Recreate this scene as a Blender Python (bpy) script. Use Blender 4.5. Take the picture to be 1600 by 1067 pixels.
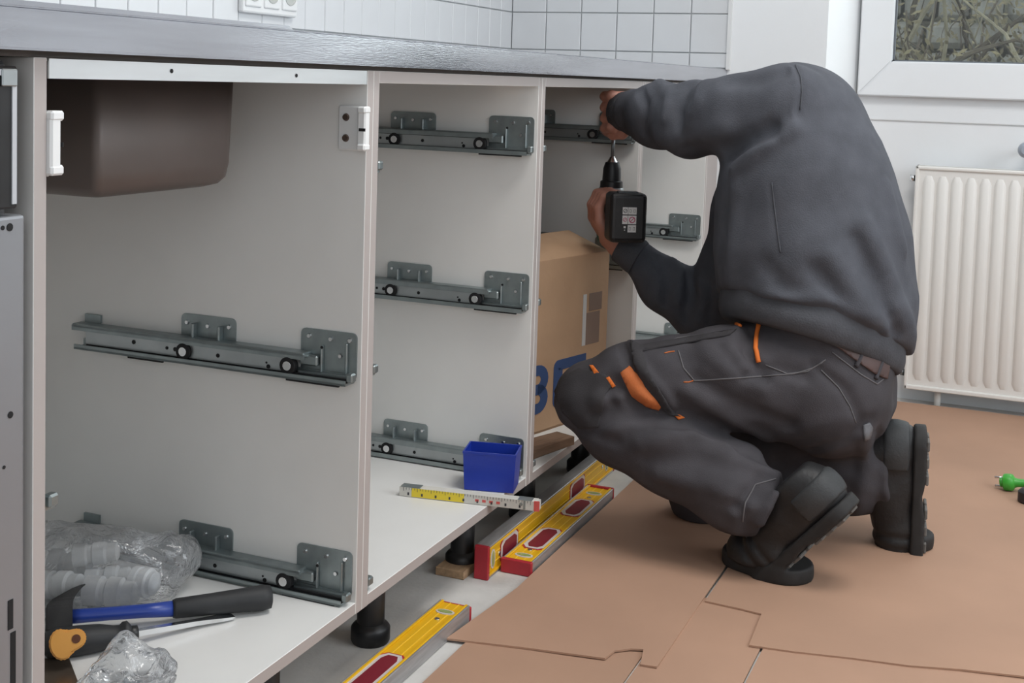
import bpy, bmesh, math, random
import numpy as np
from mathutils import Vector, Matrix
from mathutils.bvhtree import BVHTree

random.seed(7); rng = np.random.RandomState(7)
for o in list(bpy.data.objects): bpy.data.objects.remove(o)
SC = bpy.context.scene; COL = SC.collection

# ------------------------------------------------------------------ camera
CAM = np.array([-0.86158, -0.80086, 0.83301])
YAW, PIT, ROL, FPX, CY = 0.394936, -0.0757677, 0.0316133, 1973.70, 275.668
_fw = np.array([math.cos(YAW)*math.cos(PIT), math.sin(YAW)*math.cos(PIT), math.sin(PIT)])
_rt = np.array([math.sin(YAW), -math.cos(YAW), 0.0]); _up = np.cross(_rt, _fw)
_R = math.cos(ROL)*_rt + math.sin(ROL)*_up; _U = -math.sin(ROL)*_rt + math.cos(ROL)*_up
cd = bpy.data.cameras.new('camera'); cam = bpy.data.objects.new('camera', cd); COL.objects.link(cam)
cd.sensor_width = 36; cd.lens = FPX*36/1600; cd.shift_y = -(533.5-CY)/1600; cd.clip_start = .05
m = Matrix.Identity(4)
for i in range(3): m[i][0], m[i][1], m[i][2], m[i][3] = _R[i], _U[i], -_fw[i], CAM[i]
cam.matrix_world = m; SC.camera = cam
def ray(u, v): return _fw + _R*(u-800)/FPX - _U*(v-CY)/FPX
def P(u, v, X):                      # the world point seen at (u, v) that stands at distance X along the room
    d = ray(u, v); return CAM + d*(X-CAM[0])/d[0]
def PY(u, v, Y): d = ray(u, v); return CAM + d*(Y-CAM[1])/d[1]
def PZ(u, v, Z): d = ray(u, v); return CAM + d*(Z-CAM[2])/d[2]
def MPP(p): return float((np.asarray(p)-CAM) @ _fw)/FPX   # metres per pixel at p

# ------------------------------------------------------------------ world, lights, exposure
w = bpy.data.worlds.new('overcast_sky'); SC.world = w; w.use_nodes = True
bg = w.node_tree.nodes['Background']; bg.inputs[0].default_value = (.86, .92, 1, 1); bg.inputs[1].default_value = 1.1
SC.view_settings.view_transform = 'Standard'; SC.view_settings.look = 'None'
SC.view_settings.gamma = 1; SC.view_settings.exposure = 0.25; SC.view_settings.use_curve_mapping = False
def area(name, loc, to, sx, sy, power, col):
    l = bpy.data.lights.new(name, 'AREA'); l.shape = 'RECTANGLE'; l.size = sx; l.size_y = sy; l.energy = power; l.color = col
    o = bpy.data.objects.new(name, l); COL.objects.link(o); o.location = loc
    o.rotation_euler = (Vector(to)-Vector(loc)).to_track_quat('-Z', 'Y').to_euler(); return o
area('daylight_side_window', (0.75, -2.66, 1.66), (0.75, 0, 1.3), 1.7, 1.2, 20, (.91, .965, 1))
area('daylight_back_window', (2.83, -1.15, 1.45), (1.2, -0.9, .6), 1.15, 1.0, 10, (.95, .98, 1))
area('daylight_rear_window', (-2.26, -1.5, 1.6), (0.2, -.9, .8), 1.3, 1.2, 5, (.97, .99, 1))
area('ceiling_lamp', (0.75, -.9, 2.44), (0.75, -.9, 0), .8, .8, 23, (1, .975, .94))

# ------------------------------------------------------------------ materials
MATS = {}
def mat(name, col, rough=.5, metal=0, var=0, vscale=8, bump=0, bscale=200, spec=.5, stretch=None, col2=None, detail=4, coat=0, emit=0):
    if name in MATS: return MATS[name]
    mt = bpy.data.materials.new(name); mt.use_nodes = True; nt = mt.node_tree; b = nt.nodes['Principled BSDF']
    c = tuple(col)+(1,)
    b.inputs['Base Color'].default_value = c; b.inputs['Roughness'].default_value = rough; b.inputs['Metallic'].default_value = metal
    b.inputs['Specular IOR Level'].default_value = spec
    if coat: b.inputs['Coat Weight'].default_value = coat
    if emit: b.inputs['Emission Color'].default_value = c; b.inputs['Emission Strength'].default_value = emit
    if var or bump or col2:
        tc = nt.nodes.new('ShaderNodeTexCoord'); mp = nt.nodes.new('ShaderNodeMapping'); nt.links.new(tc.outputs['Object'], mp.inputs[0])
        if stretch: mp.inputs['Scale'].default_value = stretch
    if var or col2:
        n = nt.nodes.new('ShaderNodeTexNoise'); n.inputs['Scale'].default_value = vscale; n.inputs['Detail'].default_value = detail
        nt.links.new(mp.outputs[0], n.inputs[0])
        r = nt.nodes.new('ShaderNodeValToRGB'); nt.links.new(n.outputs[0], r.inputs[0])
        r.color_ramp.elements[0].position = .32; r.color_ramp.elements[1].position = .68
        if col2: r.color_ramp.elements[0].color = c; r.color_ramp.elements[1].color = tuple(col2)+(1,)
        else:
            r.color_ramp.elements[0].color = tuple(max(0, x*(1-var)) for x in col)+(1,); r.color_ramp.elements[1].color = tuple(min(1, x*(1+var)) for x in col)+(1,)
        nt.links.new(r.outputs[0], b.inputs['Base Color'])
    if bump:
        n2 = nt.nodes.new('ShaderNodeTexNoise'); n2.inputs['Scale'].default_value = bscale; n2.inputs['Detail'].default_value = 3
        nt.links.new(mp.outputs[0], n2.inputs[0])
        bp = nt.nodes.new('ShaderNodeBump'); bp.inputs['Strength'].default_value = bump; bp.inputs['Distance'].default_value = .002
        nt.links.new(n2.outputs[0], bp.inputs['Height']); nt.links.new(bp.outputs[0], b.inputs['Normal'])
    MATS[name] = mt; return mt
WHITEWALL = mat('wall_paint', (.80, .82, .835), .7, bump=.12, bscale=60, var=.02, vscale=3)
TILE = mat('tile_glaze', (.64, .655, .67), .25, var=.03, vscale=5)
GROUT = mat('grout', (.46, .48, .49), .9)
CONC = mat('screed', (.58, .565, .54), .85, var=.12, vscale=9, bump=.3, bscale=120)
BOARD = mat('white_melamine', (.77, .765, .745), .38, var=.01, vscale=20)
EDGE = mat('edge_band', (.42, .38, .365), .42)
STEEL = mat('brushed_steel', (.50, .51, .55), .17, .9, var=.07, vscale=6, bump=.07, bscale=70, stretch=(1, 6, 14))
BRIGHT = mat('bright_rail_steel', (.80, .82, .83), .28, .75, var=.05, vscale=5, stretch=(1, 8, 8))
ZINC = mat('zinc_plate', (.29, .33, .335), .38, .8, var=.10, vscale=40)
ZINCL = mat('zinc_member', (.42, .45, .46), .36, .8, var=.06, vscale=30)
ZINCD = mat('zinc_track', (.22, .24, .25), .35, .8, var=.08, vscale=30)
BLACK = mat('black_plastic', (.012, .012, .013), .42, var=.2, vscale=30)
HOLE = mat('dark_hole', (.006, .006, .007), .8)
CHROME = mat('chrome', (.75, .76, .77), .18, 1)
WPLAST = mat('white_plastic', (.72, .73, .73), .35)
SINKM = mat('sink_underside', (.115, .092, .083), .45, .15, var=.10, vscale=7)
CARD = mat('box_cardboard', (.50, .32, .195), .85, var=.05, vscale=12, bump=.15, bscale=90)
PAPER = mat('floor_card', (.42, .252, .170), .78, var=.06, vscale=4, bump=.12, bscale=30)
PAPER2 = mat('floor_card_b', (.405, .243, .163), .78, var=.06, vscale=4, bump=.12, bscale=30)
BLUEB = mat('blue_bin', (.010, .036, .34), .38, var=.05, vscale=12)
YEL = mat('level_yellow', (.78, .44, .012), .35, var=.05, vscale=14)
RED = mat('level_red', (.42, .022, .035), .4, var=.1, vscale=40)
DRED = mat('level_dark_red', (.20, .014, .028), .45)
ALU = mat('level_aluminium', (.42, .41, .41), .4, .6, var=.12, vscale=20, stretch=(1, 10, 10))
VIAL = mat('vial_green', (.33, .40, .14), .12, coat=.6)
WOOD = mat('raw_wood', (.40, .26, .15), .8, var=.2, vscale=9, stretch=(2, 14, 14), bump=.2, bscale=60)
DWOOD = mat('brown_wood', (.22, .135, .085), .8, var=.2, vscale=9, stretch=(2, 14, 14), bump=.2, bscale=60)
SWEAT = mat('sweatshirt_fleece', (.088, .092, .107), .95, var=.10, vscale=26, bump=.45, bscale=420, spec=.12)
RIB = mat('rib_knit', (.086, .089, .10), .95, var=.08, vscale=30, bump=.6, bscale=300, spec=.12)
TROU = mat('work_cloth', (.060, .056, .062), .85, var=.14, vscale=16, bump=.35, bscale=600, spec=.25)
TROUB = mat('work_cloth_patch', (.044, .041, .044), .8, var=.12, vscale=16, bump=.3, bscale=500, spec=.25)
SEAM = mat('seam_thread', (.13, .125, .13), .9)
ORANGE = mat('orange_trim', (.72, .17, .022), .75, var=.1, vscale=40)
ORANGED = mat('orange_patch', (.50, .135, .035), .8, var=.15, vscale=30, bump=.3, bscale=300)
BELT = mat('brown_leather', (.075, .042, .038), .55, var=.15, vscale=30)
SHOE = mat('shoe_leather', (.014, .014, .015), .5, var=.25, vscale=25, bump=.3, bscale=160)
SHOEG = mat('shoe_heel_grey', (.034, .036, .038), .6, var=.15, vscale=30, bump=.3, bscale=200)
SOLE = mat('shoe_sole', (.017, .016, .016), .7, var=.2, vscale=40)
TREAD = mat('shoe_tread', (.14, .13, .12), .8, var=.25, vscale=40)
SKIN = mat('skin', (.50, .235, .175), .5, var=.12, vscale=14, bump=.25, bscale=180)
HAIR = mat('hair', (.06, .045, .035), .7, bump=.6, bscale=200)
DGREEN = mat('drill_green', (.015, .13, .105), .4)
LABELW = mat('label_paper', (.62, .61, .60), .6)
INK = mat('label_ink', (.05, .05, .06), .6)
INKR = mat('label_red', (.40, .05, .12), .6)
PLUGG = mat('plug_green', (.05, .36, .04), .35, var=.05, vscale=30)
CABLE = mat('cable_black', (.02, .018, .02), .5)
HBLUE = mat('hammer_blue', (.02, .05, .28), .35)
HBLK = mat('grip_black', (.018, .019, .021), .6, var=.15, vscale=60)
IRON = mat('forged_iron', (.035, .034, .034), .42, .5, var=.3, vscale=40)
AMBER = mat('amber_tab', (.66, .31, .06), .42)
RAD = mat('radiator_enamel', (.80, .79, .76), .35)
FRAMEW = mat('window_upvc', (.80, .825, .845), .3)
GASK = mat('gasket', (.10, .11, .125), .5)
BLUEINK = mat('blue_print', (.035, .075, .20), .8)
def glassmat():
    mt = bpy.data.materials.new('pane_glass'); mt.use_nodes = True; nt = mt.node_tree; nt.nodes.clear()
    out = nt.nodes.new('ShaderNodeOutputMaterial'); mx = nt.nodes.new('ShaderNodeMixShader'); t = nt.nodes.new('ShaderNodeBsdfTransparent'); g = nt.nodes.new('ShaderNodeBsdfGlossy')
    g.inputs['Roughness'].default_value = .03; t.inputs[0].default_value = (.9, .93, .92, 1); mx.inputs[0].default_value = .07
    nt.links.new(t.outputs[0], mx.inputs[1]); nt.links.new(g.outputs[0], mx.inputs[2]); nt.links.new(mx.outputs[0], out.inputs[0]); return mt
GLASS = glassmat()
def filmmat():
    mt = bpy.data.materials.new('clear_film'); mt.use_nodes = True; nt = mt.node_tree; nt.nodes.clear()
    out = nt.nodes.new('ShaderNodeOutputMaterial'); t = nt.nodes.new('ShaderNodeBsdfTransparent'); g = nt.nodes.new('ShaderNodeBsdfGlossy'); d = nt.nodes.new('ShaderNodeBsdfDiffuse')
    g.inputs['Roughness'].default_value = .12; t.inputs[0].default_value = (.93, .94, .95, 1); d.inputs[0].default_value = (.75, .77, .8, 1); g.inputs[0].default_value = (1, 1, 1, 1)
    fr = nt.nodes.new('ShaderNodeFresnel'); fr.inputs[0].default_value = 1.6
    tc = nt.nodes.new('ShaderNodeTexCoord'); n = nt.nodes.new('ShaderNodeTexNoise'); n.inputs['Scale'].default_value = 45; n.inputs['Detail'].default_value = 3; n.inputs['Distortion'].default_value = 1.5
    nt.links.new(tc.outputs['Object'], n.inputs[0]); bp = nt.nodes.new('ShaderNodeBump'); bp.inputs['Strength'].default_value = .8; bp.inputs['Distance'].default_value = .006
    nt.links.new(n.outputs[0], bp.inputs['Height'])
    for q in (g, fr): nt.links.new(bp.outputs[0], q.inputs['Normal'])
    m1 = nt.nodes.new('ShaderNodeMixShader'); m1.inputs[0].default_value = .14; nt.links.new(t.outputs[0], m1.inputs[1]); nt.links.new(d.outputs[0], m1.inputs[2])
    m2 = nt.nodes.new('ShaderNodeMixShader'); nt.links.new(fr.outputs[0], m2.inputs[0]); nt.links.new(m1.outputs[0], m2.inputs[1]); nt.links.new(g.outputs[0], m2.inputs[2])
    nt.links.new(m2.outputs[0], out.inputs[0]); return mt
FILM = filmmat()

# ------------------------------------------------------------------ object helpers
def link(name, me, mt, parent=None):
    o = bpy.data.objects.new(name, me); COL.objects.link(o)
    if mt is not None and len(me.materials) == 0: me.materials.append(mt)
    if parent is not None: o.parent = parent
    return o
def empty(name, loc=(0, 0, 0)):
    o = bpy.data.objects.new(name, None); COL.objects.link(o); o.location = loc; o.empty_display_size = .05; return o
def tag(o, label=None, cat=None, group=None, kind=None):
    if label: o['label'] = label
    if cat: o['category'] = cat
    if group: o['group'] = group
    if kind: o['kind'] = kind
    return o
def bmesh_mesh(bm, name='m', smooth=False):
    me = bpy.data.meshes.new(name); bmesh.ops.recalc_face_normals(bm, faces=bm.faces); bm.to_mesh(me); bm.free()
    if smooth:
        for p in me.polygons: p.use_smooth = True
    return me
def box_into(bm, a, b, bev=0, seg=1, M=None):
    a = Vector(a); b = Vector(b); c = (a+b)/2; s = b-a
    r = bmesh.ops.create_cube(bm, size=1); vs = r['verts']
    for v in vs: v.co = Vector((v.co.x*abs(s.x), v.co.y*abs(s.y), v.co.z*abs(s.z)))+c
    if bev:
        es = list({e for v in vs for e in v.link_edges})
        rr = bmesh.ops.bevel(bm, geom=es, offset=bev, segments=seg, affect='EDGES', profile=.5, clamp_overlap=True)
        vs = list({v for f in rr['faces'] for v in f.verts}|{v for v in vs if v.is_valid})
    if M is not None: bmesh.ops.transform(bm, matrix=M, verts=[v for v in vs if v.is_valid])
    return vs
def box(name, a, b, mt, parent=None, bev=0, seg=1):
    bm = bmesh.new(); box_into(bm, a, b, bev, seg); return link(name, bmesh_mesh(bm, name), mt, parent)
def prism_into(bm, pts, ax, lo, hi):
    """extrude a 2-D outline (list of (p,q)) along axis ax from lo to hi; p,q are the other two axes in order"""
    def mk(p, q, t):
        l = [p, q]; l.insert(ax, t); return Vector(l)
    a = [bm.verts.new(mk(p, q, lo)) for p, q in pts]; b = [bm.verts.new(mk(p, q, hi)) for p, q in pts]
    bm.faces.new(a); bm.faces.new(b[::-1]); n = len(pts)
    for i in range(n): bm.faces.new((a[i], b[i], b[(i+1) % n], a[(i+1) % n]))
    return a+b
def prism(name, pts, ax, lo, hi, mt, parent=None, smooth=False):
    bm = bmesh.new(); prism_into(bm, pts, ax, lo, hi); return link(name, bmesh_mesh(bm, name), mt, parent)
def rrect(x0, y0, x1, y1, r, n=4):
    pts = []
    for cx, cy, a0 in ((x1-r, y1-r, 0), (x0+r, y1-r, 90), (x0+r, y0+r, 180), (x1-r, y0+r, 270)):
        for i in range(n+1):
            a = math.radians(a0+90*i/n); pts.append((cx+r*math.cos(a), cy+r*math.sin(a)))
    return pts
def cyl_into(bm, a, b, r1, r2=None, seg=16, caps=True):
    a = Vector(a); b = Vector(b); d = b-a; L = d.length; q = d.to_track_quat('Z', 'Y').to_matrix().to_4x4()
    return bmesh.ops.create_cone(bm, cap_ends=caps, segments=seg, radius1=r1, radius2=r1 if r2 is None else r2, depth=L, matrix=Matrix.Translation((a+b)/2) @ q)['verts']
def cyl(name, a, b, r1, mt, parent=None, r2=None, seg=18, smooth=True):
    bm = bmesh.new(); cyl_into(bm, a, b, r1, r2, seg); me = bmesh_mesh(bm, name)
    if smooth:
        for p in me.polygons: p.use_smooth = len(p.vertices) == 4
    return link(name, me, mt, parent)
def tube_data(path, rad, seg=8, V=None, F=None):
    V = [] if V is None else V; F = [] if F is None else F
    path = [Vector(p) for p in path]; n = len(path); base = len(V); nrm = None
    for i, p in enumerate(path):
        t = (path[min(i+1, n-1)]-path[max(i-1, 0)]).normalized()
        if nrm is None:
            nrm = t.orthogonal().normalized()
        else:
            nrm = (nrm-t*nrm.dot(t)).normalized()
        bn = t.cross(nrm); r = rad[i] if hasattr(rad, '__len__') else rad
        for k in range(seg):
            a = 2*math.pi*k/seg; V.append(tuple(p+nrm*(r*math.cos(a))+bn*(r*math.sin(a))))
    for i in range(n-1):
        for k in range(seg):
            F.append((base+i*seg+k, base+i*seg+(k+1) % seg, base+(i+1)*seg+(k+1) % seg, base+(i+1)*seg+k))
    F.append(tuple(base+k for k in range(seg))[::-1]); F.append(tuple(base+(n-1)*seg+k for k in range(seg)))
    return V, F
def tube(name, path, rad, mt, parent=None, seg=8):
    V, F = tube_data(path, rad, seg); me = bpy.data.meshes.new(name); me.from_pydata(V, [], F)
    for p in me.polygons: p.use_smooth = True
    return link(name, me, mt, parent)
def lathe(name, prof, origin, axis, mt, parent=None, seg=24):
    """profile list of (radius, height) along axis from origin"""
    q = Vector(axis).normalized().to_track_quat('Z', 'Y').to_matrix(); o = Vector(origin); V = []; F = []
    for r, h in prof:
        for k in range(seg):
            a = 2*math.pi*k/seg; V.append(tuple(o+q @ Vector((r*math.cos(a), r*math.sin(a), h))))
    for i in range(len(prof)-1):
        for k in range(seg): F.append((i*seg+k, i*seg+(k+1) % seg, (i+1)*seg+(k+1) % seg, (i+1)*seg+k))
    F.append(tuple(range(seg))[::-1]); F.append(tuple((len(prof)-1)*seg+k for k in range(seg)))
    me = bpy.data.meshes.new(name); me.from_pydata(V, [], F)
    for p in me.polygons: p.use_smooth = len(p.vertices) == 4
    try: me.set_sharp_from_angle(angle=math.radians(40))
    except Exception: pass
    return link(name, me, mt, parent)
def copy_obj(o, parent=None, off=None):
    c = o.copy(); COL.objects.link(c); c.parent = parent
    if off is not None: c.location = Vector(o.location)+Vector(off)
    return c
def copy_tree(o, parent=None):
    c = copy_obj(o, parent)
    for ch in o.children: copy_tree(ch, c)
    return c

# ------------------------------------------------------------------ implicit surfaces (for clothes, skin, shoes, bags)
def surfnet(F, lo, hi, h, fac=1.6):
    lo = np.array(lo, float); hi = np.array(hi, float); B = 8
    nb = np.ceil((hi-lo)/(h*B)).astype(int)+1; n = nb*B
    bi = np.stack(np.meshgrid(*[np.arange(k) for k in nb], indexing='ij'), -1).reshape(-1, 3)
    cen = lo+(bi*B+(B-1)/2)*h; dc = F(cen)
    val = np.repeat(np.repeat(np.repeat(np.sign(dc).reshape(nb), B, 0), B, 1), B, 2).astype(np.float32)*1.0
    act = bi[np.abs(dc) < B*h*.87*fac+.004]
    loc = np.stack(np.meshgrid(*[np.arange(B)]*3, indexing='ij'), -1).reshape(-1, 3)
    for s in range(0, len(act), 400):
        a = act[s:s+400]; idx = (a[:, None, :]*B+loc[None]).reshape(-1, 3)
        val[idx[:, 0], idx[:, 1], idx[:, 2]] = F(lo+idx*h)
    s = val < 0
    c = np.zeros(tuple(n-1), np.int8)
    offs = [(i, j, k) for i in (0, 1) for j in (0, 1) for k in (0, 1)]
    for i, j, k in offs: c += s[i:n[0]-1+i, j:n[1]-1+j, k:n[2]-1+k]
    ci = np.argwhere((c > 0) & (c < 8)); cid = np.full(tuple(n-1), -1, np.int32); cid[ci[:, 0], ci[:, 1], ci[:, 2]] = np.arange(len(ci))
    cv = np.stack([val[ci[:, 0]+i, ci[:, 1]+j, ci[:, 2]+k] for i, j, k in offs], 1); oc = np.array(offs, float)
    acc = np.zeros((len(ci), 3)); cnt = np.zeros(len(ci))
    for a in range(8):
        for b in range(a+1, 8):
            if np.abs(oc[a]-oc[b]).sum() != 1: continue
            x = (cv[:, a] < 0) != (cv[:, b] < 0); den = cv[:, a]-cv[:, b]; t = np.where(x, cv[:, a]/np.where(x, den, 1), 0)
            acc += np.where(x[:, None], oc[a]+t[:, None]*(oc[b]-oc[a]), 0); cnt += x
    V = lo+(ci+acc/cnt[:, None])*h; Q = []
    for ax in range(3):
        d = [0, 0, 0]; d[ax] = 1; u, v = [(1, 2), (2, 0), (0, 1)][ax]
        sl0 = [slice(1, n[k]-1) for k in range(3)]; sl0[ax] = slice(0, n[ax]-1)
        sl1 = list(sl0); sl1[ax] = slice(1, n[ax])
        A = s[tuple(sl0)]; Bv = s[tuple(sl1)]; e = np.argwhere(A != Bv); off = np.ones(3, int); off[ax] = 0; e2 = e+off
        inside = A[e[:, 0], e[:, 1], e[:, 2]]
        du = np.zeros(3, int); du[u] = 1; dv = np.zeros(3, int); dv[v] = 1
        g = lambda q: cid[q[:, 0], q[:, 1], q[:, 2]]
        q = np.stack([g(e2-du-dv), g(e2-dv), g(e2), g(e2-du)], 1)
        q[~inside] = q[~inside][:, ::-1]; Q.append(q[(q >= 0).all(1)])
    return V, np.concatenate(Q)
def mesh_np(name, V, Q):
    me = bpy.data.meshes.new(name); me.vertices.add(len(V)); me.vertices.foreach_set('co', V.astype(np.float32).ravel())
    me.loops.add(len(Q)*4); me.loops.foreach_set('vertex_index', Q.astype(np.int32).ravel())
    me.polygons.add(len(Q)); me.polygons.foreach_set('loop_start', np.arange(len(Q), dtype=np.int32)*4)
    me.polygons.foreach_set('loop_total', np.full(len(Q), 4, np.int32)); me.polygons.foreach_set('use_smooth', np.ones(len(Q), bool))
    me.update(calc_edges=True); me.validate(); return me
def smin(a, b, k):
    if k <= 0: return np.minimum(a, b)
    h = np.clip(.5+.5*(b-a)/k, 0, 1); return b*(1-h)+a*h-k*h*(1-h)
def smax(a, b, k): return -smin(-a, -b, k)
def d_cone(p, a, b, r1, r2):
    a = np.asarray(a); b = np.asarray(b); ba = b-a; h = np.clip((p-a) @ ba/(ba @ ba), 0, 1)
    return np.linalg.norm(p-a-h[:, None]*ba, axis=1)-(r1+(r2-r1)*h)
def d_ell(p, a, b, s1, s2, side):
    """elliptic cone from a to b: s=(half width along side, half width across); ends capped by ellipsoids"""
    a = np.asarray(a); b = np.asarray(b); ba = b-a; L2 = ba @ ba; h = np.clip((p-a) @ ba/L2, 0, 1)
    q = p-a-h[:, None]*ba; ax = ba/np.sqrt(L2); sd = np.asarray(side)-ax*(ax @ side); sd = sd/np.linalg.norm(sd); nn = np.cross(ax, sd)
    rs = s1[0]+(s2[0]-s1[0])*h; rn = s1[1]+(s2[1]-s1[1])*h; ra = np.minimum(rs, rn)
    k = np.sqrt((q @ sd/rs)**2+(q @ nn/rn)**2+(q @ ax/ra)**2)
    return (k-1)*np.minimum(rs, rn)*np.where(k > 1, 1.0, 1.0)
def d_ellipsoid(p, c, axes, r):
    q = (p-np.asarray(c)) @ np.asarray(axes).T/np.asarray(r); k = np.linalg.norm(q, axis=1); return (k-1)*min(r)
def d_line(p, pts):
    d = None
    for a, b in zip(pts[:-1], pts[1:]):
        x = d_cone(p, a, b, 0, 0); d = x if d is None else np.minimum(d, x)
    return d
def folds(p, fl):
    e = np.zeros(len(p))
    for pts, amp, wd in fl:
        q = np.asarray(pts); i = np.nonzero(((p > q.min(0)-2.6*wd) & (p < q.max(0)+2.6*wd)).all(1))[0]
        if len(i): e[i] += amp*np.exp(-(d_line(p[i], q)/wd)**2)
    return e
def trace(F, X, pts):
    """points of a fold line on the body surface F, along the sight lines through the given picture points"""
    out = []
    for (a, b), (c, d) in zip(pts[:-1], pts[1:]):
        n = max(1, int(math.hypot(c-a, d-b)/16))
        for k in range(n): out.append((a+(c-a)*k/n, b+(d-b)*k/n))
    out.append(pts[-1]); D = np.array([ray(u, v) for u, v in out]); D /= np.linalg.norm(D, axis=1)[:, None]; t = np.full(len(out), 1.7)
    for _ in range(70): t = t+np.clip(F(CAM+D*t[:, None]), -.05, .05)*.8
    q = CAM+D*t[:, None]; bad = np.abs(F(q)) > .01
    for i in np.nonzero(bad)[0]: q[i] = P(out[i][0], out[i][1], X)
    return q
def chain(p, nodes, k=.03):
    """nodes: list of (point, radius)"""
    d = None
    for (a, r1), (b, r2) in zip(nodes[:-1], nodes[1:]):
        x = d_cone(p, a, b, r1, r2); d = x if d is None else smin(d, x, k)
    return d
def N(u, v, X, rpx): q = P(u, v, X); return (q, rpx*MPP(q))

# ================================================================== THE ROOM
floor = tag(box('floor', (-2.3, -2.7, -.12), (2.8, .74, 0), CONC), 'pale grey screed floor', kind='structure')
wl = tag(box('wall_left', (-2.3, .62, 0), (2.8, .74, 2.5), WHITEWALL), 'white wall tiled above the worktop', kind='structure')
bm = bmesh.new()
box_into(bm, (2.5, -.275, 0), (2.8, .62, 2.5))                      # tiled end wall
bmesh_pts = [(2.5, -.275), (2.8, -.275), (2.8, -.36), (2.70, -.333)]
prism_into(bm, bmesh_pts, 2, 0, 2.5)                                 # splayed reveal of the window niche
box_into(bm, (2.70, -1.9, 0), (2.82, -.333, .757))                   # wall under the window
box_into(bm, (2.70, -1.9, 2.05), (2.82, -.333, 2.5))
box_into(bm, (2.70, -1.9, .757), (2.82, -1.62, 2.05))
box_into(bm, (2.5, -2.7, 0), (2.82, -1.9, 2.5))
wb = tag(link('wall_back', bmesh_mesh(bm), WHITEWALL), 'white end wall with a window niche', kind='structure')
bm = bmesh.new()                                                     # right wall with the off-frame window opening
for a, b in (((-2.3, -2.82, 0), (2.8, -2.7, .95)), ((-2.3, -2.82, 2.3), (2.8, -2.7, 2.5)), ((-2.3, -2.82, .95), (-.15, -2.7, 2.3)), ((1.65, -2.82, .95), (2.8, -2.7, 2.3))): box_into(bm, a, b)
tag(link('wall_right', bmesh_mesh(bm), WHITEWALL), 'white wall with a wide window opening', kind='structure')
bm = bmesh.new()
for a, b in (((-2.42, -2.7, 0), (-2.3, .62, .9)), ((-2.42, -2.7, 2.3), (-2.3, .62, 2.5)), ((-2.42, -2.7, .9), (-2.3, -2.2, 2.3)), ((-2.42, -.8, .9), (-2.3, .62, 2.3))): box_into(bm, a, b)
tag(link('wall_front', bmesh_mesh(bm), WHITEWALL), 'white wall with a window opening', kind='structure')
tag(box('ceiling', (-2.4, -2.8, 2.5), (2.82, .74, 2.6), WHITEWALL), 'white ceiling', kind='structure')

# tiles
PX, PZt, J = .0785, .105, .0028
tg = box('grout_bed', (-.1, .6185, .88), (2.5, .621, 1.45), GROUT, wl)
tme = {}
def tile(wx, hz, endwall, loc, par):
    key = (round(wx, 4), round(hz, 4), endwall)
    if key not in tme:
        bm = bmesh.new()
        if endwall: box_into(bm, (-.006, 0, 0), (0, wx, hz), .0012)
        else: box_into(bm, (0, -.006, 0), (wx, 0, hz), .0012)
        me = bmesh_mesh(bm, 'tile'); me.materials.append(TILE); tme[key] = me
    o = bpy.data.objects.new('tile', tme[key]); COL.objects.link(o); o.parent = par; o.location = loc
rows = [(.883, .923)]+[(.923+PZt*i, .923+PZt*(i+1)) for i in range(4)]
for i in range(32):
    x1 = 2.494-PX*i
    for z0, z1 in rows: tile(PX-J*.6, z1-z0-J, False, (x1-PX+J*.3, .6195+random.uniform(-.0004, .0004), z0+J/2), wl)
gb2 = box('grout_bed', (2.4985, -.012, .88), (2.501, .62, 1.45), GROUT, wb)
for i in range(6):
    for z0, z1 in rows: tile(PZt-J, z1-z0-J, True, (2.4995+random.uniform(-.0004, .0004), .6135-PZt*(i+1)+J/2, z0+J/2), wb)
tag(box('trim_1', (2.490, -.0235, .88), (2.5, -.0135, 1.46), WPLAST), 'white edge strip beside the end wall tiles', kind='structure')

# window
win = tag(empty('window_1', (2.70, -.98, .757)), 'white plastic window over the radiator', kind='structure')
def wbox(n, a, b, mt, bev=.004, par=None):
    o = box(n, a, b, mt, par or win, bev, 2); o.matrix_parent_inverse = Matrix.Translation(-Vector(win.location)) if (par or win) is win else Matrix.Identity(4); return o
wbox('frame', (2.694, -1.62, .757), (2.80, -.333, .825), FRAMEW, .003)
wbox('frame', (2.705, -.36, .825), (2.80, -.333, 2.05), FRAMEW, .003)
wbox('frame', (2.705, -1.62, .825), (2.80, -1.59, 2.05), FRAMEW, .003)
wbox('frame', (2.705, -1.62, 2.02), (2.80, -.333, 2.05), FRAMEW, .003)
def mitre(n, pts):   # sash bars with mitred corners, chamfered toward the glass
    bm = bmesh.new(); f = [bm.verts.new((2.665, y, z)) for y, z in pts]; k = [bm.verts.new((2.75, y, z)) for y, z in pts]
    bm.faces.new(f); bm.faces.new(k[::-1])
    for i in range(4): bm.faces.new((f[i], k[i], k[(i+1) % 4], f[(i+1) % 4]))
    bmesh.ops.bevel(bm, geom=list(bm.edges), offset=.003, segments=2, affect='EDGES')
    o = link(n, bmesh_mesh(bm), FRAMEW, win); o.matrix_parent_inverse = Matrix.Translation(-Vector(win.location))
yl, yr, zb, zt, gy, gz = -.336, -1.58, .823, 2.02, .086, .094
mitre('sash', [(yl, zb), (yr, zb), (yr+gy, zb+gz), (yl-gy, zb+gz)]); mitre('sash', [(yl, zt), (yr, zt), (yr+gy, zt-gz), (yl-gy, zt-gz)])
mitre('sash', [(yl, zb), (yl, zt), (yl-gy, zt-gz), (yl-gy, zb+gz)]); mitre('sash', [(yr, zb), (yr, zt), (yr+gy, zt-gz), (yr+gy, zb+gz)])
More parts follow.
